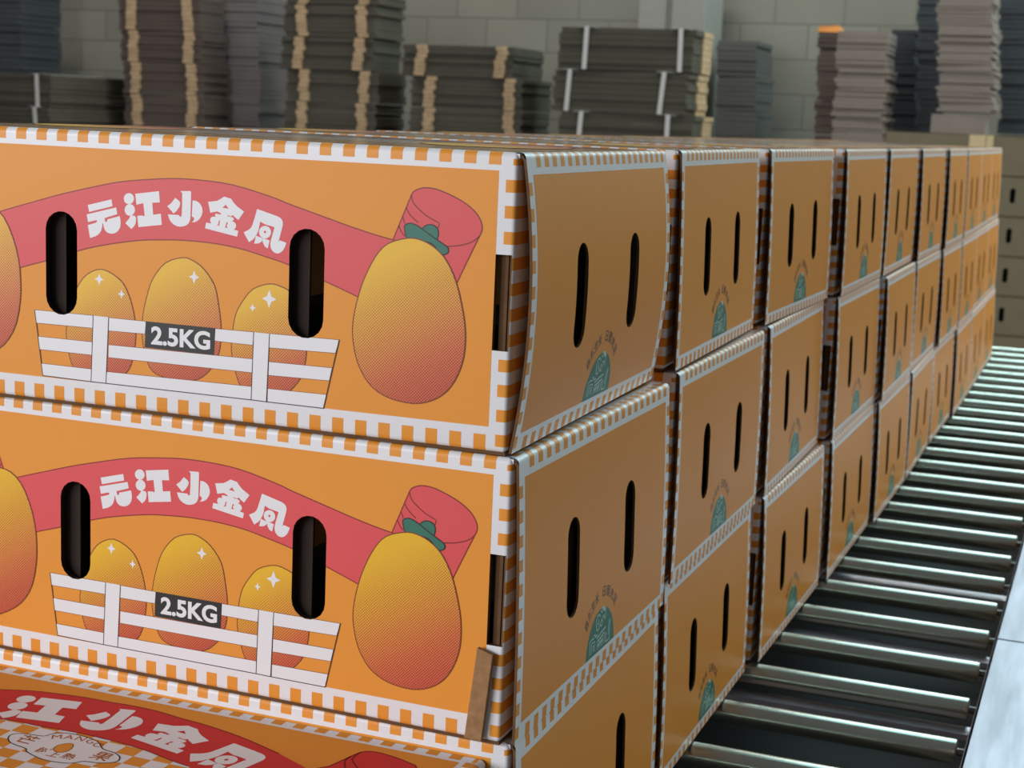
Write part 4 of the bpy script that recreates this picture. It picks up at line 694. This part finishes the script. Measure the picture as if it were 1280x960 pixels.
column(1021, 1052, [40, 62, 108, 126, 168, 206], 8.12, 0.25, 'board_brown', 'dark narrow cardboard stack under the orange card', 'dark narrow stack under the orange card', shifts=[2, 0, 1, -3, -4], seed=9)
column(1046, 1109, [38, 61, 75, 91, 109, 121, 136, 150, 165, 182, 205], 7.75, 0.3, 'board_pink', 'thin pinkish cardboard bundle in the short pale stack', 'short pale stack of thin cardboard bundles', shifts=[2, 0, 1, -2, 1, -3, -5, -5, -6, -6], seed=10, layers=3, jit=0.008)
column(1112, 1144, [36, 80, 124, 168, 210], 8.4, 0.25, 'board_blue', 'dark blue-grey cardboard between the two pale stacks', 'dark stack between the pale stacks', seed=11)
column(1147, 1171, [-8, 38, 80, 124, 168, 210], 8.15, 0.22, 'board_blue', 'dark blue-grey cardboard at the left of the tall pale stack', 'dark stack beside the tall pale stack', seed=12)
column(1172, 1240, [-6, 8, 17, 31, 44, 55, 66, 80, 93, 104, 116, 128, 140, 182], 7.8, 0.3, 'board_pink', 'thin pale cardboard in the tall right stack', 'tall pale stack of thin cardboard bundles', shifts=[0, 0, -2, 2, 0, 1, 0, 2, 3, 0, 1, 0, -8], seed=13, layers=3, jit=0.008)
column(1250, 1300, [-8, 36, 80, 124, 168, 210], 8.3, 0.3, 'board_blue', 'dark blue-grey cardboard at the far right edge', 'dark stack at the far right', seed=14)
oc = MB(); q = at(1022, 40, 8.14); p = at(1052, 34, 8.14)
oc.add([(q.x, q.y, q.z+0.002), (p.x, q.y+0.01, q.z+0.001), (p.x-0.01, q.y+0.16, q.z+0.002), (q.x+0.01, q.y+0.15, q.z+0.001), (q.x+0.006, q.y, q.z+0.022), (p.x-0.012, q.y+0.012, q.z+0.026), (p.x-0.02, q.y+0.15, q.z+0.022), (q.x+0.02, q.y+0.14, q.z+0.018)],
       [(3,2,1,0),(4,5,6,7),(0,1,5,4),(1,2,6,5),(2,3,7,6),(3,0,4,7)], 'orange_card')
tag(oc.build('orange_card'), 'small bright orange folded card lying on top of the dark narrow stack', 'card')
pc = MB(); a = at(797, 35, 8.5); b = at(884, -30, 8.5)
pr = empty('pale_carton', 'pale grey carton with vertical seams standing behind the strapped stack', 'box', ((a.x+b.x)/2, a.y, 0.86))
h = b.z-0.86; w = (b.x-a.x)/2
pc.box((-w, 0, 0), (w, 0.3, h), 'pale_carton'); pc.build('carton_body', pr, 0.004)
for f in (-0.12, -0.02): 
    m = MB(); m.box((w*f-0.004, -0.003, 0.02), (w*f+0.004, 0, h-0.02), 'board_grey'); m.build('seam', pr)
